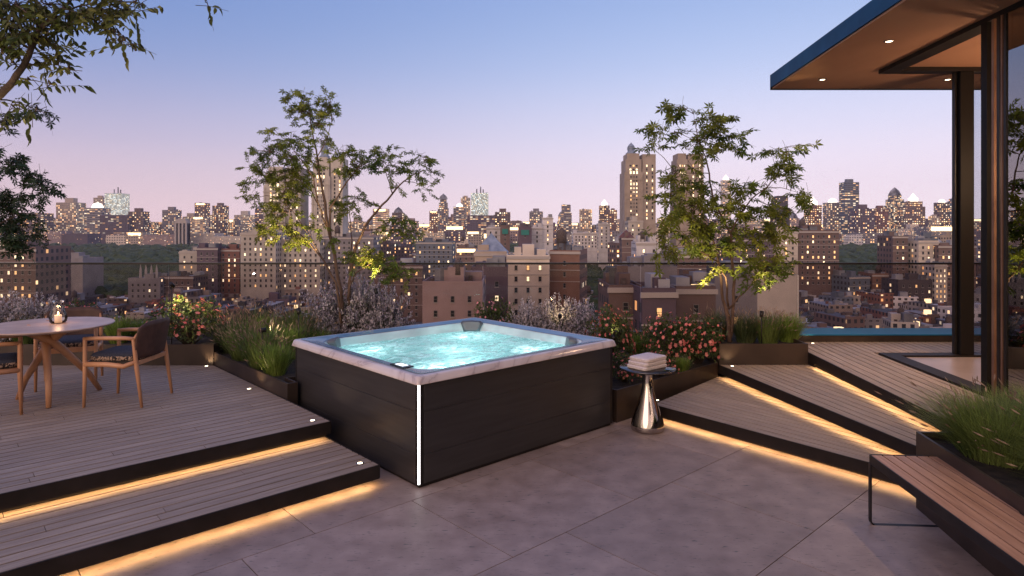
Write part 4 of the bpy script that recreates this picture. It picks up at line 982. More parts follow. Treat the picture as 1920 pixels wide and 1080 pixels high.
# ---------------------------------------------------------------- side table + towels
tx, ty = 1.31, 6.2
st = empty('side_table', (tx,ty,0), label='round side table with polished bell-shaped base and dark glass top', cat='table')
mb = MB(); mb.lathe([(0,.004),(.155,.004),(.163,.02),(.158,.06),(.140,.13),(.112,.21),(.085,.29),(.062,.37),(.049,.45),(.044,.52),(.052,.565),(.075,.585)], seg=56); mb.build('base', M['chrome'], st)
mb = MB(); mb.lathe([(0,.586),(.262,.586),(.27,.592),(.27,.6),(.262,.606),(0,.606)], seg=72); mb.build('top', M['black_glass'], st)
for k in range(3):
    mb = MB(); w_, d_, h_ = .165-.004*k, .120-.003*k, .036
    def rl(s, z): 
        o_ = []
        for q, (sx, sy) in enumerate(((1,1),(-1,1),(-1,-1),(1,-1))):
            for j in range(6):
                t = q*math.pi/2+math.pi/2*j/5; o_.append(((sx*(w_-.03)+.03*math.cos(t))*s, (sy*(d_-.03)+.03*math.sin(t))*s, z))
        return o_
    ls = [rl(.93,0), rl(.995,.006), rl(1.01,.0125), rl(.985,.0155), rl(1.01,.019), rl(.995,h_-.006), rl(.93,h_), rl(.5,h_+.002), rl(.02,h_+.002)]
    n = 24
    for l_ in ls: mb.v += l_
    for i in range(len(ls)-1):
        for q in range(n): r_ = (q+1)%n; mb.f.append((i*n+q,i*n+r_,(i+1)*n+r_,(i+1)*n+q)); mb.m.append(0); mb.uv.append(None); mb.t.append(0); mb.sm.append(True)
    o = mb.build('towel', M['towel']); o.location = (tx-.005+.006*(k-1), ty-.02, .6065+k*.0375); o.rotation_euler = (0,0,R(38+2*k))
    tag(o, ('folded white towel at the bottom of the stack','folded white towel in the middle of the stack','folded white towel on top of the stack')[k], 'towel', 'folded towels stacked on the side table')

# ---------------------------------------------------------------- bench
bd = Vector((.07,1)).normalized(); b0 = Vector((2.366,4.236)); bn = Vector((bd.y,-bd.x))
BW = .435; BL = 3.4
bench = empty('bench', (b0.x,b0.y,0), math.atan2(-bd.x, bd.y)+math.pi, label='long slatted wooden bench with thin black metal frame', cat='bench')
# local: +y runs toward the camera, +x toward ... (rotated by 180) so slats sit at negative x
for k in range(6):
    x0 = -BW+k*BW/6+.005; x1 = -BW+(k+1)*BW/6-.005
    mb = MB(); off = k*3.3
    mb.prism([(x0,.006),(x1,.006),(x1,BL),(x0,BL)], .428, .452, t=.05+.15*k, uvf=lambda p: (p[1]+off, p[0]+off)); mb.build('slat', M['bench_wood'], bench, bevel=.002)
mb = MB(); mb.box(0,.008,0,BL,.395,.4535); mb.box(-BW-.008,-BW,0,BL,.395,.4535); mb.box(-BW,0,-.008,0,.40,.4535); mb.box(-BW,0,BL,BL+.008,.395,.4535)
for k in range(5): mb.box(-BW,0,.25+k*.7,.29+k*.7,.40,.4275)
mb.build('frame', M['dark'], bench, bevel=.002)
def uleg(y):
    mb = MB(); r_ = .03; x0, x1 = -BW-.004, .004; z1 = .394; t = .009; w2 = .03
    path = [(x1,z1)]+[(x1-r_+r_*math.cos(a), r_+r_*-math.sin(a)) for a in [math.pi/2*i/5 for i in range(6)]]+[(x0+r_-r_*math.sin(a), r_-r_*math.cos(a)) for a in [math.pi/2*i/5 for i in range(6)]]+[(x0,z1)]
    for i in range(len(path)-1):
        (a, b), (c, d) = path[i], path[i+1]; tx_, tz_ = c-a, d-b; l = math.hypot(tx_, tz_)
        if l < 1e-6: continue
        nx, nz = -tz_/l*t, tx_/l*t
        mb.faces([(a,y,b+.001),(c,y,d+.001),(c+nx,y,d+nz+.001),(a+nx,y,b+nz+.001),(a,y+w2,b+.001),(c,y+w2,d+.001),(c+nx,y+w2,d+nz+.001),(a+nx,y+w2,b+nz+.001)],[(0,1,2,3),(7,6,5,4),(0,4,5,1),(1,5,6,2),(2,6,7,3),(3,7,4,0)])
    return mb
uleg(.0).build('leg', M['dark'], bench); uleg(BL-.2).build('leg', M['dark'], bench)

# ---------------------------------------------------------------- dining table, lamp, chairs
tcx, tcy, DZ = -4.34, 6.0, .30
tb = empty('dining_table', (tcx,tcy,DZ), label='round stone-topped dining table on crossing wooden legs', cat='table')
mb = MB(); mb.lathe([(0,.715),(.47,.715),(.525,.728),(.535,.738),(.53,.745),(0,.746)], seg=96, smooth=False); mb.build('tabletop', M['tabletop'], tb)
feet = [(-.42,.18),(.10,-.20+.07),(.15,.53)]; feet = [(-.42,.18),(.10,-.13),(.15,.53)]
cc = (-.06,.10)
for i, (fx, fy) in enumerate(feet):
    ang = math.atan2(fy-cc[1], fx-cc[0]); ox, oy = cc[0]-.20*math.cos(ang), cc[1]-.20*math.sin(ang)
    mb = MB(); P = [(fx,fy,.0),(fx*.75+cc[0]*.25,fy*.75+cc[1]*.25,.2),(cc[0]+(fx-cc[0])*.22+.02*math.sin(ang),cc[1]+(fy-cc[1])*.22-.02*math.cos(ang),.48),(cc[0]+.03*math.sin(ang),cc[1]-.03*math.cos(ang),.58),(ox*.6+cc[0]*.4,oy*.6+cc[1]*.4,.66),(ox,oy,.714)]
    mb.tube(P, [.022,.029,.036,.042,.046,.05], 10); mb.build('leg', M['furn_wood'], tb)
lx, ly = -4.32+.02, 6.08
hl_ = empty('hurricane_lamp', (lx,ly,DZ+.746), label='clear glass hurricane lamp with a lit candle on the round table', cat='lamp')
mb = MB(); mb.lathe([(.0,.003),(.058,.003),(.070,.02),(.074,.05),(.066,.09),(.050,.14),(.040,.175),(.043,.20),(.047,.212)], seg=40); mb.build('glass', M['lamp_glass'], hl_)
mb = MB(); mb.lathe([(0,.006),(.03,.006),(.03,.075),(.026,.078),(0,.074)], seg=24); mb.build('candle', M['wax'], hl_)
mb = MB(); mb.lathe([(0,.08),(.007,.088),(.005,.102),(0,.115)], seg=10); mb.build('flame', M['flame'], hl_)
lamp('candle_light', 'POINT', (0,0,.13), .9, (1,.55,.28), hl_, shadow_soft_size=.02)
def chair():
    root = empty('armchair')
    # local: faces -y, width along x
    hw, fd, bd_ = .255, -.235, .23
    for s in (-1, 1):
        mb = MB(); mb.tube([(s*hw,fd-.01,.0),(s*hw,fd,.35),(s*hw,fd,.615),(s*hw,fd+.004,.632)], [.0125,.019,.018,.015], 10); mb.build('leg', M['furn_wood'], root)
        mb = MB(); mb.tube([(s*(hw+.005),bd_+.06,.0),(s*hw,bd_+.01,.36),(s*hw,bd_-.02,.62),(s*(hw-.01),bd_+.03,.70)], [.0125,.020,.017,.008], 10); mb.build('leg', M['furn_wood'], root)
        mb = MB(); mb.tube([(s*hw,fd-.012,.628),(s*hw,fd+.1,.634),(s*hw,bd_-.1,.634),(s*hw,bd_-.008,.628)], [.017,.019,.019,.016], 10); mb.build('armrest', M['furn_wood'], root)
        mb = MB(); mb.tube([(s*hw,fd,.395),(s*hw,-.03,.393),(s*hw,.12,.375),(s*hw,bd_+.01,.42)], [.024,.024,.023,.02], 8); mb.build('side_rail', M['furn_wood'], root)
    mb = MB(); mb.box(-hw+.01, hw-.01, fd-.012, fd+.012, .368, .42); mb.build('front_rail', M['furn_wood'], root, bevel=.004)
    mb = MB(); mb.box(-hw+.01, hw-.01, bd_-.01, bd_+.012, .38, .42); mb.build('rear_rail', M['furn_wood'], root, bevel=.004)
    # seat shell + cushion
    mb = MB(); mb.box(-hw+.02, hw-.02, fd+.012, bd_-.01, .405, .419); mb.build('seat', M['dark'], root)
    mb = MB(); cu = []
    def lo(s, z):
        o_ = []; a, b = .235*s, .232*s; r_ = .07*s
        for q, (sx, sy) in enumerate(((1,1),(-1,1),(-1,-1),(1,-1))):
            for j in range(6):
                t = q*math.pi/2+math.pi/2*j/5; o_.append((sx*(a-r_)+r_*math.cos(t), sy*(b-r_)+r_*math.sin(t), z))
        return o_
    ls = [lo(.95,.42), lo(1.0,.432), lo(1.0,.462), lo(.95,.482), lo(.7,.492), lo(.3,.496), lo(.02,.497)]; n = 24
    for l_ in ls: mb.v += l_
    for i in range(len(ls)-1):
        for q in range(n): r_ = (q+1)%n; mb.f.append((i*n+q,i*n+r_,(i+1)*n+r_,(i+1)*n+q)); mb.m.append(1 if i < 2 else 0); mb.uv.append(None); mb.t.append(0); mb.sm.append(True)
    mb.build('cushion', [M['fabric'], M['weave']], root)
    # curved back shell
    mb = MB(); nx, nz = 14, 8; k = 0
    def bp(i, j, off):
        s = i/nx*2-1; t = j/nz; x = s*(hw+.012); top = .775-.055*abs(s)**5; z = .44+(top-.44)*t; y = bd_+.03-.055*s*s+.05*t+off
        return (x, y, z)
    for off in (0, .014):
        for i in range(nx+1):
            for j in range(nz+1): mb.v.append(bp(i,j,off))
    B = (nx+1)*(nz+1); I = lambda i, j, o_=0: o_*B+i*(nz+1)+j
    def ad(f): mb.f.append(f); mb.m.append(0); mb.uv.append(None); mb.t.append(0); mb.sm.append(True)
    for i in range(nx):
        for j in range(nz): ad((I(i,j),I(i+1,j),I(i+1,j+1),I(i,j+1))); ad((I(i,j,1),I(i,j+1,1),I(i+1,j+1,1),I(i+1,j,1)))
        ad((I(i,nz),I(i+1,nz),I(i+1,nz,1),I(i,nz,1))); ad((I(i,0),I(i,0,1),I(i+1,0,1),I(i+1,0)))
    for j in range(nz): ad((I(0,j),I(0,j+1),I(0,j+1,1),I(0,j,1))); ad((I(nx,j),I(nx,j,1),I(nx,j+1,1),I(nx,j+1)))
    mb.build('backrest', M['leather'], root)
    return root
def weave():
    m = mat('woven_edge', rough=.9); N, L, b = nodes(m); tc = N.new('ShaderNodeTexCoord')
    v = N.new('ShaderNodeTexVoronoi'); v.inputs['Scale'].default_value = 95; L.new(tc.outputs['Object'], v.inputs[0])
    r = N.new('ShaderNodeValToRGB'); e = r.color_ramp.elements; e[0].position = .45; e[0].color = (.42,.30,.22,1); e[1].position = .55; e[1].color = (.02,.016,.02,1)
    sp = N.new('ShaderNodeSeparateXYZ'); L.new(v.outputs['Color'], sp.inputs[0]); L.new(sp.outputs[0], r.inputs[0]); L.new(r.outputs[0], b.inputs['Base Color']); return m
M['weave'] = weave()
ch = chair(); chairs = [ch, copy_tree(ch), copy_tree(ch)]
for o, (x, y, rz, l) in zip(chairs, ((-3.685,6.145,R(-90),'wooden armchair right of the round table, whole in view'),(-4.67,6.78,R(27),'wooden armchair behind the round table, mostly hidden by it'),(-4.68,5.72,R(127),'wooden armchair cut by the left edge of the photo'))):
    o.location = (x,y,DZ+.001); o.rotation_euler = (0,0,rz); tag(o, l, 'chair', 'armchairs round the dining table')

# ================================================================== HOUSE
house = empty('house', (4.3,6,.45), label='glass-walled house corner with a wide flat roof and dark columns', cat='house')
HO = (4.3,6,.45)
ZC = 3.81; re = lambda y: 3.467-.08*(8.6-y)
rp = [(re(8.6),8.6),(13,8.6),(13,-4),(re(-4),-4)]
mb = MB(); mb.prism(rp, ZC+.02, 4.0); mb.build('roof', M['blue'], house, HO)
rin = [(re(8.6)+.02,8.585),(13,8.585),(13,-4),(re(-4)+.02,-4)]
mb = MB(); mb.prism(rin, ZC, ZC+.0195); mb.build('soffit', M['soffit'], house, HO)
mb = MB(); mb.box(re(8.6), 13, 8.601, 8.62, ZC-.012, 4.0); mb.build('drip_edge', M['dark'], house, HO)
mb = MB(); mb.prism([(hl(7.41)+.18,7.41),(12,7.41),(12,-3.5),(hl(-3.5)+.18,-3.5)], .30, .455); mb.build('floor', M['intfloor'], house, HO)
def track(z0, z1, nm):
    mb = MB(); mb.prism([(hl(7.575),7.575),(12,7.575),(12,7.411),(hl(7.411)+.178,7.411)], z0, z1); mb.prism([(hl(7.575),7.575),(hl(7.411)+.178,7.411),(hl(-3.5)+.178,-3.5),(hl(-3.5),-3.5)], z0, z1); mb.build(nm, M['fascia'], house, HO)
track(.28, .475, 'floor_track'); track(ZC-.045, ZC-.001, 'ceiling_track')
M['dark2'] = mat('black_steel', (.008,.007,.007), .55, 0, .2)
mb = MB()
xa = (1801-960)/F*7.42; mb.box(xa, xa+.16, 7.42, 7.57, .475, ZC-.045); mb.build('column', M['dark2'], house, HO, bevel=.006)
mb = MB(); mb.box(xa-.03, xa-.002, 7.47, 7.52, .475, ZC-.045); mb.build('door_stile', M['dark'], house, HO)
# stack of sliding door stiles on the diagonal wall
def on(y, off): return (hl(y)+off*1.0, y)
for a, b, o0, o1, mk in ((5.74,5.66,.0,.05,'dark2'),(5.60,5.57,.0,.025,'bronze'),(5.535,5.50,.0,.03,'dark'),(5.485,5.465,.0,.012,'bronze'),(5.45,5.42,.0,.035,'dark')):
    if mk == 'bronze' and 'bronze' not in M: M['bronze'] = noisy(mat('bronze_stile', rough=.5, metal=.6), (.22,.12,.08), (.34,.2,.13), 3, 3)
    mb = MB(); mb.prism([on(a,o0), on(b,o0), on(b,o1), on(a,o1)], .475, ZC-.045); mb.build('door_stile', M[mk], house, HO)
mb = MB()
mb.prism([on(5.42,.010), on(-3.4,.010), on(-3.4,.022), on(5.42,.022)], .476, ZC-.046); mb.build('glass_wall', M['house_glass'], house, HO)
mb = MB(); M['back_glass'] = clear('back_glass', (.80,.82,.85), 1.3); mb.box(xa+.165, 12, 7.49, 7.505, .476, ZC-.046); mb.build('glass_wall', M['back_glass'], house, HO)
mb = MB(); mb.box(8.2, 8.35, -3.5, 7.4, .455, ZC); mb.build('back_wall', M['soffit'], house, HO)
M['added_lamp_glow'] = mat('soffit_fill_glow', (1,.8,.6), emis=(1,.62,.36), es=62)  # glow of the added lamps that brighten the soffit
def downlight(x, y, l, e=55):
    root = empty('downlight', (x,y,ZC), label=l, cat='light', group='downlights in the soffit')
    mb = MB(); mb.lathe([(.032,-.001),(.048,-.001),(.048,-.006),(.032,-.008)], seg=20); mb.build('ring', M['jet'], root)
    mb = MB(); mb.lathe([(0,-.004),(.032,-.004)], seg=20); mb.build('lens', M['lens'], root)
    lamp('beam', 'SPOT', (0,0,-.02), e, (1,.70,.42), root, spot_size=R(88), spot_blend=.9, shadow_soft_size=.03)
downlight(3.89,8.04,'downlight nearest the roof corner'); downlight(3.755,6.39,'downlight nearest the camera over the deck'); downlight(5.46,8.04,'downlight left of the dark house column')
for x, y, z in ((5.7,6.3,2.5),(5.7,3.9,2.5)):  # out-of-view lamps added inside the house to warm the soffit
    root = empty('added_soffit_lamp', (x,y,z), label='added lamp inside the house beyond the right edge, warming the soffit', cat='lamp', group='added out-of-view lamps that warm the soffit')
    mb = MB(); mb.lathe([(0,.0),(.14,.03),(.2,.12),(.14,.21),(0,.24)], seg=24); mb.build('added_lamp_shade', M['added_lamp_glow'], root)
    mb = MB(); mb.tube([(0,0,.24),(0,0,ZC-z)], .006, 6); mb.build('cord', M['dark'], root)
for x, y in ((3.62,4.74),(3.49,3.1),(5.6,5.6),(5.6,3.4),(6.9,7.0)): downlight(x, y, 'downlight in the soffit beyond the top of the photo')

# ================================================================== PLANTS
def leaf(mb, p, d, n, L_, wd, t, m=0, droop=.15):
    """ovate leaf with a folded midrib"""
    s = d.cross(n).normalized(); a = p; b = p+d*L_*.5-n*L_*droop*.2; c = p+d*L_-n*L_*droop
    k = len(mb.v); e = n*wd*.25
    mb.v += [tuple(a), tuple(p+d*L_*.28+s*wd*.42+e), tuple(p+d*L_*.62+s*wd*.4+e-n*L_*droop*.5), tuple(c), tuple(p+d*L_*.62-s*wd*.4+e-n*L_*droop*.5), tuple(p+d*L_*.28-s*wd*.42+e), tuple(b)]
    for f in ((0,1,6),(1,2,6),(2,3,6),(3,4,6),(4,5,6),(5,0,6)): mb.f.append(tuple(k+i for i in f)); mb.m.append(m); mb.uv.append(None); mb.t.append(t); mb.sm.append(False)
def mleaf(mb, p, d, n, L_, t, m=0):
    """palmate leaf with five narrow lobes"""
    s = d.cross(n).normalized(); k = len(mb.v); mb.v.append(tuple(p)); out = []
    for i, a in enumerate((-1.9,-1.0,0,1.0,1.9)):
        l = L_*(1,.0,0)[0]*(1-.16*abs(a)); dr = -n*l*.22
        tip = p+(d*math.cos(a)+s*math.sin(a))*l+dr
        w1 = p+(d*math.cos(a-.36)+s*math.sin(a-.36))*l*.5; w2 = p+(d*math.cos(a+.36)+s*math.sin(a+.36))*l*.5
        q = len(mb.v); mb.v += [tuple(w1), tuple(tip), tuple(w2)]
        mb.f.append((k,q,q+1,q+2)); mb.m.append(m); mb.uv.append(None); mb.t.append(t); mb.sm.append(False)
def rdir(r, zlo=-1, zhi=1):
    z = r.uniform(zlo, zhi); a = r.uniform(0, 2*math.pi); q = math.sqrt(max(0, 1-z*z)); return Vector((q*math.cos(a), q*math.sin(a), z))
def make_tree(name, label, D, branches, bl, leafL, mats, seed, dens=1.0, big=False, rootpt=None, cat='tree', rz=.35, droop=.2):
    r = random.Random(seed); base = rootpt or W(*branches[0][0][:2], D)
    root = empty(name, tuple(base), label=label, cat=cat)
    tr = MB(); allp = []
    for br in branches:
        P = []; Rr = []
        for i, q in enumerate(br):
            if i == 0 and len(q) > 4: P.append(Vector(q[4:])); Rr.append(q[3]); continue
            P.append(W(q[0], q[1], D+q[2])); Rr.append(q[3])
        # smooth by subdividing with jitter
        P2 = []; R2 = []
        for i in range(len(P)-1):
            for s in range(3):
                t = s/3; p = P[i].lerp(P[i+1], t)
                if s: p = p + rdir(r)*(P[i+1]-P[i]).length*.03
                P2.append(p); R2.append(Rr[i]*(1-t)+Rr[i+1]*t)
        P2.append(P[-1]); R2.append(Rr[-1]); tr.tube(P2, R2, 8); allp += P2[2:]
    fo = MB()
    for (cx, cy, rx, ry, dz, n) in bl:
        c = W(cx, cy, D+dz); k = (D+dz)/F; ex, ez = rx*k*1.05, ry*k*1.3; ey = max(min(ex, ez)*1.1, .12)
        near = min(allp, key=lambda p: (p-c).length + (.6 if p.z > c.z+.1 else 0))
        mid_ = (near+c)/2+Vector((0,0,.03)); tr.tube([near, mid_, c], [.0055*(1.6 if big else 1),.004,.002], 5)
        for s in range(max(1, int(n*dens))):
            v = rdir(r)*(r.random()**.45); p = c+Vector((v.x*ex, v.y*ey, v.z*ez))
            out = Vector((v.x*ex, v.y*ey, 0)); out = (out.normalized() if out.length > 1e-4 else Vector((1,0,0)))*.8+rdir(r,-.8,.8)*1.0; out.z -= .1; out.normalize()
            tl = leafL*r.uniform(1.5, 3.0); e = p+out*tl+Vector((0,0,-.2*tl)); tr.tube([p-out*tl*.6, p, e], [.0022,.0018,.001], 3, cap=False)
            if r.random() < .5: tr.tube([c, (c+p)/2+Vector((0,0,.01)), p], [.003,.0022,.0018], 4, cap=False)
            for q in range(r.randint(4, 7)):
                t = q/6; a = p.lerp(e, t); sd = 1 if q % 2 else -1
                dd = (out*r.uniform(.3,1)+out.cross(Vector((0,0,1)))*sd*r.uniform(.5,1.1)+Vector((0,0,-droop*r.uniform(.2,2.4)))).normalized()
                nn = (Vector((0,0,1))+rdir(r)*1.1).normalized(); nn = (nn-dd*nn.dot(dd)).normalized()
                if big: leaf(fo, a, dd, nn, leafL*r.uniform(.7,1.15), leafL*.42, r.random())
                else: mleaf(fo, a+dd*leafL*.2, dd, nn, leafL*r.uniform(.65,1.1), r.random())
    tr.build('trunk', mats[0], root, tuple(base)); fo.build('crown', mats[1], root, tuple(base))
    return root
zb = .48
def base_at(px, D, z=zb): return (px-960)/F*D, D, z
DA = 8.35; b1 = base_at(648, DA, .45); b2 = base_at(652, DA, .45); b3 = base_at(643, DA, .45)
brL = [
 [(648,600,0,.026)+b1,(640,545,0,.024),(628,480,0,.022),(614,420,0,.020),(605,360,.03,.016),(597,310,.05,.012),(588,262,.02,.009),(582,225,0,.006),(578,185,0,.003)],
 [(652,600,0,.024)+b2,(655,530,.05,.021),(667,462,.1,.019),(683,427,.1,.017),(706,397,.1,.015),(736,363,.12,.012),(757,340,.1,.009),(775,328,.1,.006),(800,318,.1,.003)],
 [(652,560,.0,.012),(656,535,-.05,.011),(668,511,-.12,.009),(694,494,-.2,.006),(715,486,-.25,.003)],
 [(643,600,0,.018)+b3,(630,530,-.1,.015),(607,488,-.15,.012),(584,461,-.2,.010),(558,435,-.2,.007),(535,418,-.2,.003)],
 [(620,440,0,.014),(619,390,.0,.012),(641,355,0,.010),(668,317,0,.007),(690,303,0,.003)],
 [(612,425,0,.012),(595,378,-.1,.010),(588,332,-.15,.008),(565,300,-.2,.006),(546,275,-.2,.004),(516,245,-.2,.002)],
 [(604,400,0,.009),(585,360,.15,.008),(560,335,.2,.006),(515,320,.2,.004),(480,335,.2,.002)],
 [(683,431,.1,.010),(705,430,.0,.008),(728,424,-.05,.006),(750,415,-.1,.003)],
 [(736,363,.1,.008),(727,335,.1,.005),(718,305,.1,.003)],
 [(592,300,0,.008),(612,265,0,.005),(622,230,0,.003)],
 [(607,488,-.1,.008),(580,440,-.3,.006),(548,395,-.35,.004),(520,370,-.35,.002)],
 [(655,510,.1,.010),(660,450,.2,.008),(655,400,.25,.005),(665,372,.25,.003)]]
blL = [(575,188,34,18,0,20),(612,200,20,18,.05,12),(560,212,20,12,-.05,8),(592,235,22,14,0,9),(620,190,12,10,0,5),
 (545,262,38,14,-.2,16),(510,250,12,8,-.2,4),(505,285,35,14,.1,15),(545,295,42,16,-.1,18),(482,318,24,14,.2,9),(522,330,40,18,.15,22),(572,300,32,14,.1,10),
 (468,345,14,9,.2,4),(530,365,38,18,-.2,18),(560,345,28,16,0,12),(648,288,34,12,0,13),(680,305,26,16,0,14),(640,320,20,12,.1,6),
 (722,288,26,15,.1,11),(735,312,16,12,.1,6),(710,312,14,10,.1,5),(792,294,22,10,.1,8),(775,320,26,12,.1,11),(808,322,16,7,.1,4),(797,352,10,14,.1,5),(742,345,8,6,.1,2),
 (642,385,20,24,.25,12),(672,372,22,14,.25,9),(690,380,12,8,.2,3),(540,398,42,20,-.3,19),(528,432,42,18,-.3,17),(500,428,20,12,-.3,6),(562,448,20,15,-.25,8),(596,430,16,12,-.1,5),(620,452,10,13,-.1,4),(478,372,20,12,.1,6),
 (750,412,26,9,-.1,8),(772,438,18,12,-.1,7),(738,430,18,12,-.05,6),(676,482,34,13,-.25,16),(706,496,20,12,-.25,9),(742,505,34,24,-.3,20),(700,470,22,8,-.2,6),(600,262,18,12,0,6),(560,320,20,10,0,6)]
make_tree('maple_tree', 'slender multi-stemmed maple behind the left side of the tub', DA, brL, blL, .066, [M['bark'], M['maple']], 11, 1.35, rootpt=Vector(b1))
DB = 8.15; c1 = base_at(1368, DB, .49)
brR = [
 [(1368,640,0,.030)+c1,(1365,592,0,.027),(1355,561,0,.020),(1352,521,.0,.017),(1345,480,.1,.014),(1335,440,.15,.010),(1320,415,.15,.004)],
 [(1368,620,0,.024)+(c1[0]+.01,c1[1],.55),(1374,583,0,.021),(1377,525,0,.019),(1371,481,.05,.017),(1370,437,.05,.015),(1350,400,.05,.013),(1337,375,.05,.012),(1330,325,.05,.010),(1323,294,.05,.008),(1308,259,0,.005),(1301,214,0,.002)],
 [(1366,575,0,.015),(1361,520,-.1,.012),(1345,490,-.15,.010),(1320,475,-.2,.007),(1295,460,-.2,.004)],
 [(1366,579,0,.014),(1385,557,-.1,.010),(1401,543,-.15,.008),(1420,520,-.2,.006),(1439,500,-.2,.003)],
 [(1370,437,.05,.011),(1387,401,.1,.010),(1408,374,.1,.009),(1439,350,.1,.007),(1459,325,.1,.006),(1474,299,.1,.003)],
 [(1439,352,.1,.006),(1465,352,.1,.004),(1495,360,.1,.002)],[(1459,325,.1,.004),(1450,300,.1,.003),(1448,280,.1,.002)],
 [(1323,294,.05,.006),(1340,285,.1,.005),(1355,265,.1,.003),(1378,258,.1,.002)],[(1330,325,.05,.006),(1300,325,-.1,.004),(1268,325,-.1,.002)],[(1315,270,.0,.004),(1275,250,-.1,.003),(1225,242,-.1,.002)],
 [(1350,400,.05,.007),(1300,385,-.2,.005),(1258,370,-.2,.002)],[(1372,470,.05,.009),(1400,440,.2,.006),(1435,425,.2,.003)],[(1408,374,.1,.005),(1450,385,-.1,.004),(1480,395,-.1,.002)]]
blR = [(1290,203,34,13,0,9),(1262,199,14,6,0,3),(1330,224,20,13,.1,6),(1235,240,26,7,-.1,5),(1213,243,10,4,-.1,2),(1222,276,14,4,-.1,2),(1310,248,38,18,0,14),(1345,240,28,18,.1,10),(1376,272,20,12,.1,6),(1290,280,20,15,-.1,6),(1380,252,22,6,.1,4),(1338,275,22,12,.05,6),
 (1268,325,22,15,-.1,8),(1298,318,14,8,-.1,3),(1254,362,22,18,-.2,10),(1262,400,24,18,-.2,10),(1350,362,34,20,.05,14),(1300,395,34,22,-.2,15),(1352,418,42,24,0,22),(1300,438,34,20,-.15,15),(1338,468,32,18,-.15,14),(1380,460,28,18,.05,12),(1335,505,13,9,-.2,4),
 (1250,468,22,12,-.2,8),(1228,440,10,8,-.2,2),(1402,355,20,14,.1,6),(1446,284,18,8,.1,4),(1476,276,20,8,.1,5),(1462,308,22,12,.1,7),(1477,335,16,12,.1,5),(1496,366,24,10,.1,7),(1432,345,20,10,.1,5),(1482,395,18,13,-.1,6),(1420,398,28,18,.1,11),(1442,420,28,16,.15,10),(1402,438,24,16,.2,9),(1438,446,22,12,.15,7),(1385,385,24,16,.1,8),
 (1430,510,27,19,-.2,14),(1456,494,18,10,-.2,6),(1412,524,14,10,-.2,4),(1440,484,22,8,-.2,5),(1320,350,20,14,0,5),(1290,355,14,12,0,4)]
make_tree('maple_tree', 'multi-stemmed maple in the dark planter behind the middle right step', DB, brR, blR, .098, [M['bark'], M['maple']], 12, 1.08, rootpt=Vector(c1))
DC = 8.2; e1 = base_at(-40, DC, .5)
brC = [[(-40,640,0,.03)+e1,(-35,520,0,.026),(-28,440,0,.02),(-20,360,0,.015),(-15,280,0,.010),(-10,220,0,.005)],[(-28,440,0,.014),(0,420,0,.01),(40,400,0,.006),(70,345,0,.003)],[(-20,330,0,.008),(10,315,0,.005),(35,300,0,.003)],[(-12,240,0,.006),(20,215,0,.004),(70,210,0,.002)],[(-30,470,0,.010),(10,455,0,.006),(45,452,0,.003)]]
blC = [(20,300,22,13,0,9),(35,312,14,8,0,4),(72,338,22,12,0,9),(86,355,12,12,0,5),(60,330,14,8,0,4),(40,370,36,16,0,16),(18,400,26,26,0,18),(42,430,34,16,0,16),(48,456,22,11,0,8),(14,215,18,7,0,5),(60,206,22,5,0,5),(88,217,12,4,0,2),(5,245,8,10,0,3),(5,275,8,6,0,2),(10,440,20,20,0,10),(-30,300,40,40,0,16),(-30,380,40,40,0,18),(-40,230,40,30,0,12)]
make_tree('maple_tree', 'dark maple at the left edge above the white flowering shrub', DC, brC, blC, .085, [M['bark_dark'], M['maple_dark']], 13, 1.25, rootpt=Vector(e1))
DD = 3.55; g1 = (-4.15,3.3,.3)
brD = [[(-400,500,0,.075)+g1,(-330,420,0,.06),(-180,300,0,.045),(-60,215,0,.03),(0,178,0,.021),(25,152,0,.018),(45,122,0,.0165),(58,92,0,.015),(72,58,0,.013),(95,34,0,.011),(130,4,0,.008),(160,-40,0,.004)],
 [(58,92,0,.008),(30,75,.1,.006),(0,60,.1,.004),(-40,50,.1,.003)],[(75,55,0,.007),(60,30,-.1,.005),(30,10,-.1,.003)],[(95,34,0,.007),(140,22,.05,.005),(190,40,.05,.003),(225,65,.05,.002),(255,95,.05,.001)],[(115,18,0,.006),(170,8,-.05,.004),(240,4,-.05,.003),(275,10,-.05,.001)],
 [(45,122,0,.005),(80,118,.05,.003),(120,125,.05,.002),(148,137,.05,.001)],[(30,145,0,.005),(55,150,.05,.003),(95,158,.05,.001)],[(-10,185,0,.005),(25,190,.1,.004),(60,202,.1,.002),(88,212,.1,.001)],[(38,130,0,.004),(20,112,0,.003),(5,100,0,.002)],[(300,-60,.1,.006),(360,-30,.1,.004),(385,0,.1,.002)],[(160,-40,0,.006),(230,-60,.1,.006),(300,-60,.1,.006)]]
blD = [(30,12,40,14,0,26),(90,10,36,12,0,22),(30,55,34,20,0,26),(70,72,26,14,0,16),(12,92,18,14,0,8),(105,50,26,14,0,16),(60,100,22,10,0,8),(150,30,24,12,0,13),(190,20,34,12,0,18),(238,12,24,10,0,12),(265,12,10,6,0,3),(185,44,22,8,0,8),(212,62,12,8,0,5),(228,78,10,7,0,4),(243,88,6,4,0,2),(120,92,14,7,.05,4),(95,120,18,5,.05,4),(132,131,12,5,.05,3),(20,122,12,8,0,3),(50,158,14,7,.05,4),(88,162,12,5,.05,3),(36,206,14,7,.1,4),(68,208,14,6,.1,4),(385,4,8,5,.1,3),(0,70,14,12,0,6),(-60,40,60,50,0,24),(-50,160,40,30,0,10)]
make_tree('broadleaf_tree', 'broad-leaved branch lit gold reaching in at the top left corner', DD, brD, blD, .058, [M['bark_dark'], M['bigleaf']], 14, .95, big=True, rootpt=Vector(g1), droop=.5)
planter('square planter of the broad-leaved tree, left of the photo', [(-4.6,2.9),(-3.8,2.9),(-3.8,3.6),(-4.6,3.6)], .305, .7)

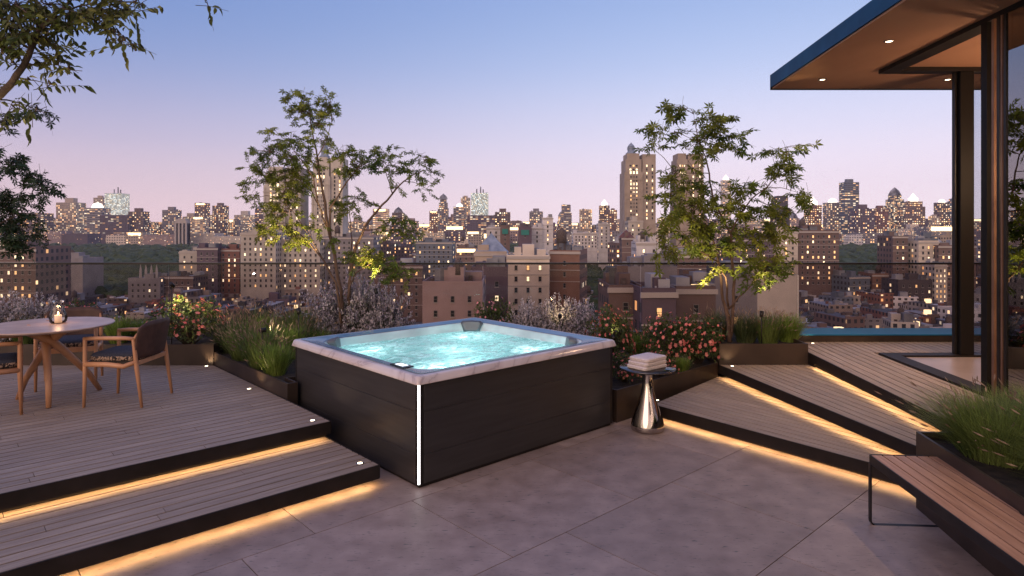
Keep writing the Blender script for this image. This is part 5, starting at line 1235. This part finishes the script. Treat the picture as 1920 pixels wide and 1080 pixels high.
def grass_mesh(seed, n, h, spread, seeds=0, wd=.004, lean=.5):
    n = int(n*1.5)
    r = random.Random(seed); mb = MB(); sb = MB()
    for k in range(n):
        a = r.uniform(0, 2*math.pi); b0 = r.random()**.6*spread*.28; base = Vector((b0*math.cos(a), b0*math.sin(a), 0))
        a2 = a+r.uniform(-.6,.6); out = Vector((math.cos(a2), math.sin(a2), 0)); hh = h*r.uniform(.5, 1.05); q = r.uniform(.12, 1)**1.0*spread*lean/.5*.62; bend = rdir(r,-.2,.2)*hh*r.uniform(0,.22)
        pts_ = []
        for i in range(5):
            t = i/4; pts_.append(base+out*(q*t**1.8)+bend*math.sin(t*2.6)+Vector((0,0,hh*(t-.36*t*t*(q/spread)))) )
        sd = out.cross(Vector((0,0,1))); sd = (sd*math.cos(1.2)+out*.3*r.uniform(-1,1)+sd).normalized(); tt = r.random(); w_ = wd*r.uniform(.6,1.3)
        k0 = len(mb.v)
        for i, p in enumerate(pts_[:-1]): ww = w_*(1-.75*(i/4)); mb.v += [tuple(p-sd*ww), tuple(p+sd*ww)]
        mb.v.append(tuple(pts_[-1]))
        for i in range(3): mb.f.append((k0+2*i,k0+2*i+1,k0+2*i+3,k0+2*i+2)); mb.m.append(0); mb.uv.append(None); mb.t.append(tt); mb.sm.append(True)
        mb.f.append((k0+6,k0+7,k0+8)); mb.m.append(0); mb.uv.append(None); mb.t.append(tt); mb.sm.append(True)
        if r.random() < seeds:
            p = pts_[-1]; d = (pts_[-1]-pts_[-2]).normalized(); L_ = .05*r.uniform(.7,1.4)
            k0 = len(sb.v); s2 = d.cross(Vector((0,0,1))); s2 = s2.normalized() if s2.length > .01 else Vector((1,0,0)); s3 = d.cross(s2)
            for s_ in (s2, s3): 
                k0 = len(sb.v); sb.v += [tuple(p-d*.01), tuple(p+d*L_*.4+s_*.005), tuple(p+d*L_), tuple(p+d*L_*.4-s_*.005)]; sb.f.append((k0,k0+1,k0+2,k0+3)); sb.m.append(0); sb.uv.append(None); sb.t.append(r.random()); sb.sm.append(False)
    return mb, sb
def thing2(name, a, ma, an, b=None, mb_=None, bn=None):
    root = empty(name); k = len(a.v)
    a.v += b.v; a.f += [tuple(i+k for i in f) for f in b.f]; a.m += [1]*len(b.f); a.uv += b.uv; a.t += b.t; a.sm += b.sm
    a.build(an, [ma, mb_], root); return root
PROTO = {}
def proto(kind):
    if kind in PROTO: return PROTO[kind]
    if kind == 'grass': a, b = grass_mesh(1, 620, .50, .42, .18); o = thing2('ornamental_grass', a, M['grass'], 'blades', b, M['seed'], 'seed_heads')
    if kind == 'lime': a, b = grass_mesh(2, 620, .42, .36, .05, .0045); o = thing2('ornamental_grass', a, M['grass_lime'], 'blades', b, M['seed'], 'seed_heads')
    if kind == 'darkgrass': a, b = grass_mesh(3, 520, .46, .42, .10); o = thing2('ornamental_grass', a, M['grass_dark'], 'blades', b, M['seed'], 'seed_heads')
    if kind == 'big': a, b = grass_mesh(4, 2100, .46, .80, .03, .0030); o = thing2('ornamental_grass', a, M['grass'], 'blades', b, M['seed'], 'seed_heads')
    if kind in ('rose','red','pinkf'):
        r = random.Random(21); f = MB(); fl = MB(); st = MB(); a_, h_ = .30, .24
        for k in range(70):
            v = rdir(r, .0, 1)*r.uniform(.5,1); e = Vector((v.x*a_, v.y*a_, .08+v.z*h_*1.35)); st.tube([Vector((v.x*.04,v.y*.04,0)), Vector((e.x*.45,e.y*.45,e.z*.6)), e], [.005,.0035,.0015], 4, cap=False)
        for k in range(1900):
            v = rdir(r, -.25, 1); v = v*(r.uniform(.3,1)**.5)*(1+.5*noise.noise(v*2.2+Vector((3,1,7)))); p = Vector((v.x*a_, v.y*a_, .14+v.z*h_)); p += Vector((noise.noise(p*9), noise.noise(p*9+Vector((5,0,0))), noise.noise(p*9+Vector((0,7,0)))))*.05
            d = (v+rdir(r)*.8).normalized(); nn = (rdir(r)+Vector((0,0,.8))); nn = (nn-d*nn.dot(d)).normalized(); leaf(f, p, d, nn, r.uniform(.022,.042), .016, r.random())
        for k in range(150 if kind != 'pinkf' else 60):
            v = rdir(r, -.2, 1); v = v*r.uniform(.85,1.12)*(1+.5*noise.noise(v*2.2+Vector((3,1,7)))); p = Vector((v.x*a_, v.y*a_, .15+v.z*h_)); n_ = (v+rdir(r)*.4+Vector((0,-.35,.2))).normalized(); s_ = n_.cross(Vector((0,0,1))).normalized(); u_ = n_.cross(s_); R_ = r.uniform(.009,.020); t = r.random()
            for j in range(5):
                a2 = j*2*math.pi/5+t; d2 = s_*math.cos(a2)+u_*math.sin(a2); s3 = n_.cross(d2); k0 = len(fl.v)
                fl.v += [tuple(p), tuple(p+d2*R_*.7+s3*R_*.5+n_*R_*.25), tuple(p+d2*R_*1.15+n_*R_*.12), tuple(p+d2*R_*.7-s3*R_*.5+n_*R_*.25)]
                fl.f.append((k0,k0+1,k0+2,k0+3)); fl.m.append(0); fl.uv.append(None); fl.t.append(t); fl.sm.append(False)
        o = empty('flowering_bush'); st.build('stems', M['bark_dark'], o); f.build('foliage', M['bush'], o); fl.build('blossoms', M[{'rose':'rose','red':'rose','pinkf':'pink'}[kind]], o)
    if kind in ('blue','pale'):
        r = random.Random(31); f = MB(); fl = MB(); st = MB(); a_, h_ = .36, .34
        for k in range(230):
            v = rdir(r, .0, 1); rr = r.uniform(.55,1.0)*(1+.4*noise.noise(v*2+Vector((9,2,1)))); e = Vector((v.x*a_*rr, v.y*a_*rr, .05+v.z*h_*rr*1.15)); b = Vector((v.x*.06,v.y*.06,0)); m_ = Vector((e.x*.55,e.y*.55,e.z*.5)); st.tube([b, m_, e], [.003,.002,.001], 3, cap=False)
            for j in range(26):
                t = .25+.75*j/25; p = (b.lerp(m_, t*2) if t < .5 else m_.lerp(e, t*2-1)); d = rdir(r,-.1,.7); nn = (Vector((0,0,1))-d*d.z).normalized()
                if t > .6 and r.random() < (.8 if kind == 'pale' else .6):
                    for q in range(3): leaf(fl, p+rdir(r)*.012, (rdir(r)+Vector((0,0,.8))).normalized(), rdir(r).cross(d).normalized(), r.uniform(.012,.024), .015, r.random())
                else: leaf(f, p, d, nn, r.uniform(.026,.05), .015, r.random())
        o = empty('flowering_shrub'); st.build('stems', M['bark_dark'], o); f.build('foliage', M['bluebush'] if kind == 'blue' else M['bush'], o); fl.build('blossoms', M['lav'] if kind == 'blue' else M['whitefl'], o)
    PROTO[kind] = [o, False]; return PROTO[kind]
CATS = {'grass':('grass','ornamental grasses in the planters'),'lime':('grass','ornamental grasses in the planters'),'darkgrass':('grass','ornamental grasses in the planters'),'big':('grass','ornamental grasses in the planters'),'rose':('bush','pink flowering bushes'),'red':('bush','pink flowering bushes'),'pinkf':('bush','pink flowering bushes'),'blue':('shrub','pale flowering shrubs'),'pale':('shrub','pale flowering shrubs')}
prs = random.Random(77)
def plant(kind, px, D, z, s, label, sz=None):
    pr_ = proto(kind)
    if not pr_[1]: o = pr_[0]; pr_[1] = True
    else: o = copy_tree(pr_[0])
    o.location = ((px-960)/F*D, D, z); o.rotation_euler = (0,0,prs.uniform(0,6.28)); o.scale = (s, s, sz or s); tag(o, label, *CATS[kind], kind='thing')
    return o
ZT, ZLo, ZR = .49, .40, .27
# behind the dining table
plant('pale',  22, 8.1, ZT, 1.0, 'white flowering shrub at the left edge behind the table', sz=1.5)
plant('pale',  75, 8.35, ZT, .95, 'dark white-flecked shrub left of the glass lamp', sz=1.4)
plant('grass', 45, 7.95, ZT, .75, 'dry-tipped grass below the white flowering shrub')
plant('rose', 150, 8.2, ZT, .75, 'pink flowering bush behind the chair back and lamp', sz=1.3)
plant('rose', 98, 7.95, ZT, .5, 'small pink flowering bush beside the glass lamp')
plant('lime', 222, 8.1, ZT, .95, 'lime green grass between two armchair backs')
plant('lime', 262, 8.3, ZT, .8, 'lime green grass clump left of the glowing rose bush')
plant('rose', 355, 8.05, ZT, 1.45, 'large pink and orange flowering bush glowing in a spotlight', sz=1.45)
# low planter left of the tub
plant('darkgrass', 430, 8.0, ZLo, 1.1, 'dark feathery grass right beside the glowing rose bush')
plant('darkgrass', 468, 8.5, ZLo, 1.2, 'dark feathery grass against the glass, right of the glowing rose bush')
plant('grass', 455, 7.55, ZLo, 1.0, 'grass leaning over the low left planter rim')
plant('grass', 490, 7.1, ZLo, 1.0, 'arching grass midway along the low left planter')
plant('lime', 516, 6.75, ZLo, .95, 'bright lime grass nearest the tub at the low planter end')
plant('lime', 540, 7.6, ZLo, 1.1, 'lime grass just behind the left corner of the tub')
plant('lime', 500, 8.2, ZLo, 1.2, 'tall lime grass behind the arching grass')
plant('grass', 560, 8.3, ZLo, 1.15, 'tall green grass left of the blue-grey shrubs')
plant('darkgrass', 575, 7.9, ZLo, .95, 'short dark grass in front of the blue-grey shrubs')
plant('blue', 622, 8.45, ZLo+.1, 1.15, 'blue-grey shrub left of the left maple stem', sz=1.75)
plant('blue', 672, 8.5, ZLo+.1+.03, 1.25, 'blue-grey shrub at the foot of the left maple', sz=1.9)
plant('blue', 722, 8.4, ZLo+.1, 1.05, 'blue-grey shrub right of the left maple stem', sz=1.65)
plant('lime', 600, 7.9, ZLo, .8, 'low lime grass touching the back edge of the tub rim, left')
plant('lime', 680, 8.0, ZLo, .7, 'low lime grass behind the middle of the tub rim')
plant('lime', 770, 8.35, ZLo, .75, 'low yellow-green grass behind the tub rim, right of the blue shrubs')
plant('lime', 830, 8.5, ZLo, .62, 'thin yellow-green grass behind the back corner of the tub')
# behind the tub, right
plant('pinkf', 925, 8.5, ZLo, 1.0, 'small pink flowering bush behind the tub back corner', sz=1.5)
plant('pale', 990, 8.4, ZLo, 1.0, 'pale flowering shrub first right of the tub back corner', sz=1.45)
plant('pale', 1045, 8.45, ZLo, 1.1, 'pale shrub glowing yellow in a spotlight behind the tub', sz=1.55)
plant('blue', 1098, 8.35, ZLo, 1.08, 'grey flowering shrub left of the orange-red bush', sz=1.5)
plant('rose', 1148, 7.9, ZLo-.12, .95, 'orange-red flowering bush spilling beside the right corner of the tub', sz=1.7)
plant('red', 1170, 7.0, ZR, .78, 'pink flowering bush under the side table edge')
plant('lime', 1196, 8.2, ZR, .95, 'green grass between the orange-red bush and the right rose bush')
plant('red', 1232, 7.25, ZR, .7, 'small pink flowering bush just behind the towels')
plant('lime', 1280, 7.45, ZR, .5, 'low green grass along the rim behind the side table')
plant('rose', 1255, 7.9, ZR, 1.15, 'pink flowering bush behind the side table, left half', sz=1.5)
plant('rose', 1308, 7.95, ZR, 1.10, 'pink flowering bush against the dark planter, right half', sz=1.45)
plant('darkgrass', 1345, 8.35, ZT, .95, 'dark spiky grass left of the right maple stem')
plant('darkgrass', 1398, 8.15, ZT, .95, 'dark spiky grass right of the right maple stem')
plant('grass', 1440, 8.05, ZT, .9, 'arching grass in the middle of the tall dark planter')
plant('lime', 1478, 8.2, ZT, 1.0, 'bright green grass at the right end of the tall dark planter')
for i, (x, y, s, l) in enumerate(((3.14,4.12,1.0,'big feathery grass at the far corner of the bench planter'),(3.42,3.75,1.0,'big feathery grass filling the middle of the bench planter'),(3.2,3.35,.95,'big feathery grass beside the bench at the right edge'),(3.62,4.2,1.0,'big feathery grass against the house wall'),(3.1,2.8,.9,'big feathery grass in the bench planter outside the photo'),(3.55,3.0,1.0,'big feathery grass in the bench planter by the glass wall'))):
    plant('big', 960+x/y*F, y, .46, s, l)

# garden spotlights (fixtures stand in the planters)
def garden_spot(p, tgt, e, label, size=60, col=(1,.74,.36), stake=.06):
    root = empty('garden_spotlight', p, label=label, cat='spotlight')
    d = (Vector(tgt)-Vector(p)).normalized(); mb = MB(); mb.tube([(0,0,-stake),(0,0,.03)], .006, 6); mb.build('spike', M['dark'], root)
    mb = MB(); a = Vector((0,0,.04)); mb.tube([a-d*.03, a+d*.035], [.022,.026], 12); mb.build('head', M['dark'], root)
    lamp('beam', 'SPOT', tuple(a+d*.05), e, col, root, spot_size=R(size), spot_blend=.6, shadow_soft_size=.02, aim=d)
garden_spot(((705-960)/F*7.95,7.95,1.12), W(690,470,8.2), 80, 'small black spotlight on a stake in front of the blue-grey shrubs, below the left maple', 55, stake=.7)
garden_spot(((560-960)/F*7.6,7.6,.92), W(545,410,8.1), 230, 'small black spotlight in the grass left of the tub, aimed up', 50, stake=.5)
garden_spot(((1352-960)/F*7.82,7.82,.72), W(1335,440,8.0), 130, 'small black spotlight in the tall dark planter, aimed at the maple', 62, stake=.24)
garden_spot(((1428-960)/F*7.79,7.79,.86), W(1435,505,8.0), 50, 'small black spotlight right of the maple, aimed at its low branch', 50, stake=.36)
garden_spot(((322-960)/F*7.76,7.76,1.22), ((358-960)/F*8.05,8.05,.95), 34, 'small black spotlight on a stake above the glowing rose bush', 110, stake=.72)
garden_spot(((492-960)/F*6.95,6.95,.80), ((530-960)/F*7.1,7.1,.8), 10, 'small black spotlight in the lime grass near the tub corner', 100, (1,.9,.55), stake=.4)
garden_spot(((1050-960)/F*8.05,8.05,.80), ((1050-960)/F*8.45,8.45,.85), 3.5, 'small black spotlight in the glowing pale shrub', 90)
garden_spot(((1150-960)/F*7.65,7.65,.60), ((1148-960)/F*7.9,7.9,.8), 2.5, 'small black spotlight in the orange-red bush', 90)
garden_spot((-3.7,3.3,.72), (-2.7,3.5,3.1), 230, 'small black spotlight under the broad-leaved tree, outside the photo', 70)

# ------------------------------------------------------------------ haze: one even, pale box of evening air
mb = MB(); mb.box(-3500, 3500, -80, 3300, Z0-1, 260); hz = mb.build('haze', bpy.data.materials.new('haze')); tag(hz, kind='stuff')
hm = hz.data.materials[0]; hm.use_nodes = True; hn = hm.node_tree.nodes; hn.remove(hn['Principled BSDF'])
pv = hn.new('ShaderNodeVolumePrincipled'); pv.inputs['Color'].default_value = (.92,.85,.92,1); pv.inputs['Density'].default_value = .00007; pv.inputs['Anisotropy'].default_value = .2
hm.node_tree.links.new(pv.outputs[0], hn['Material Output'].inputs['Volume'])
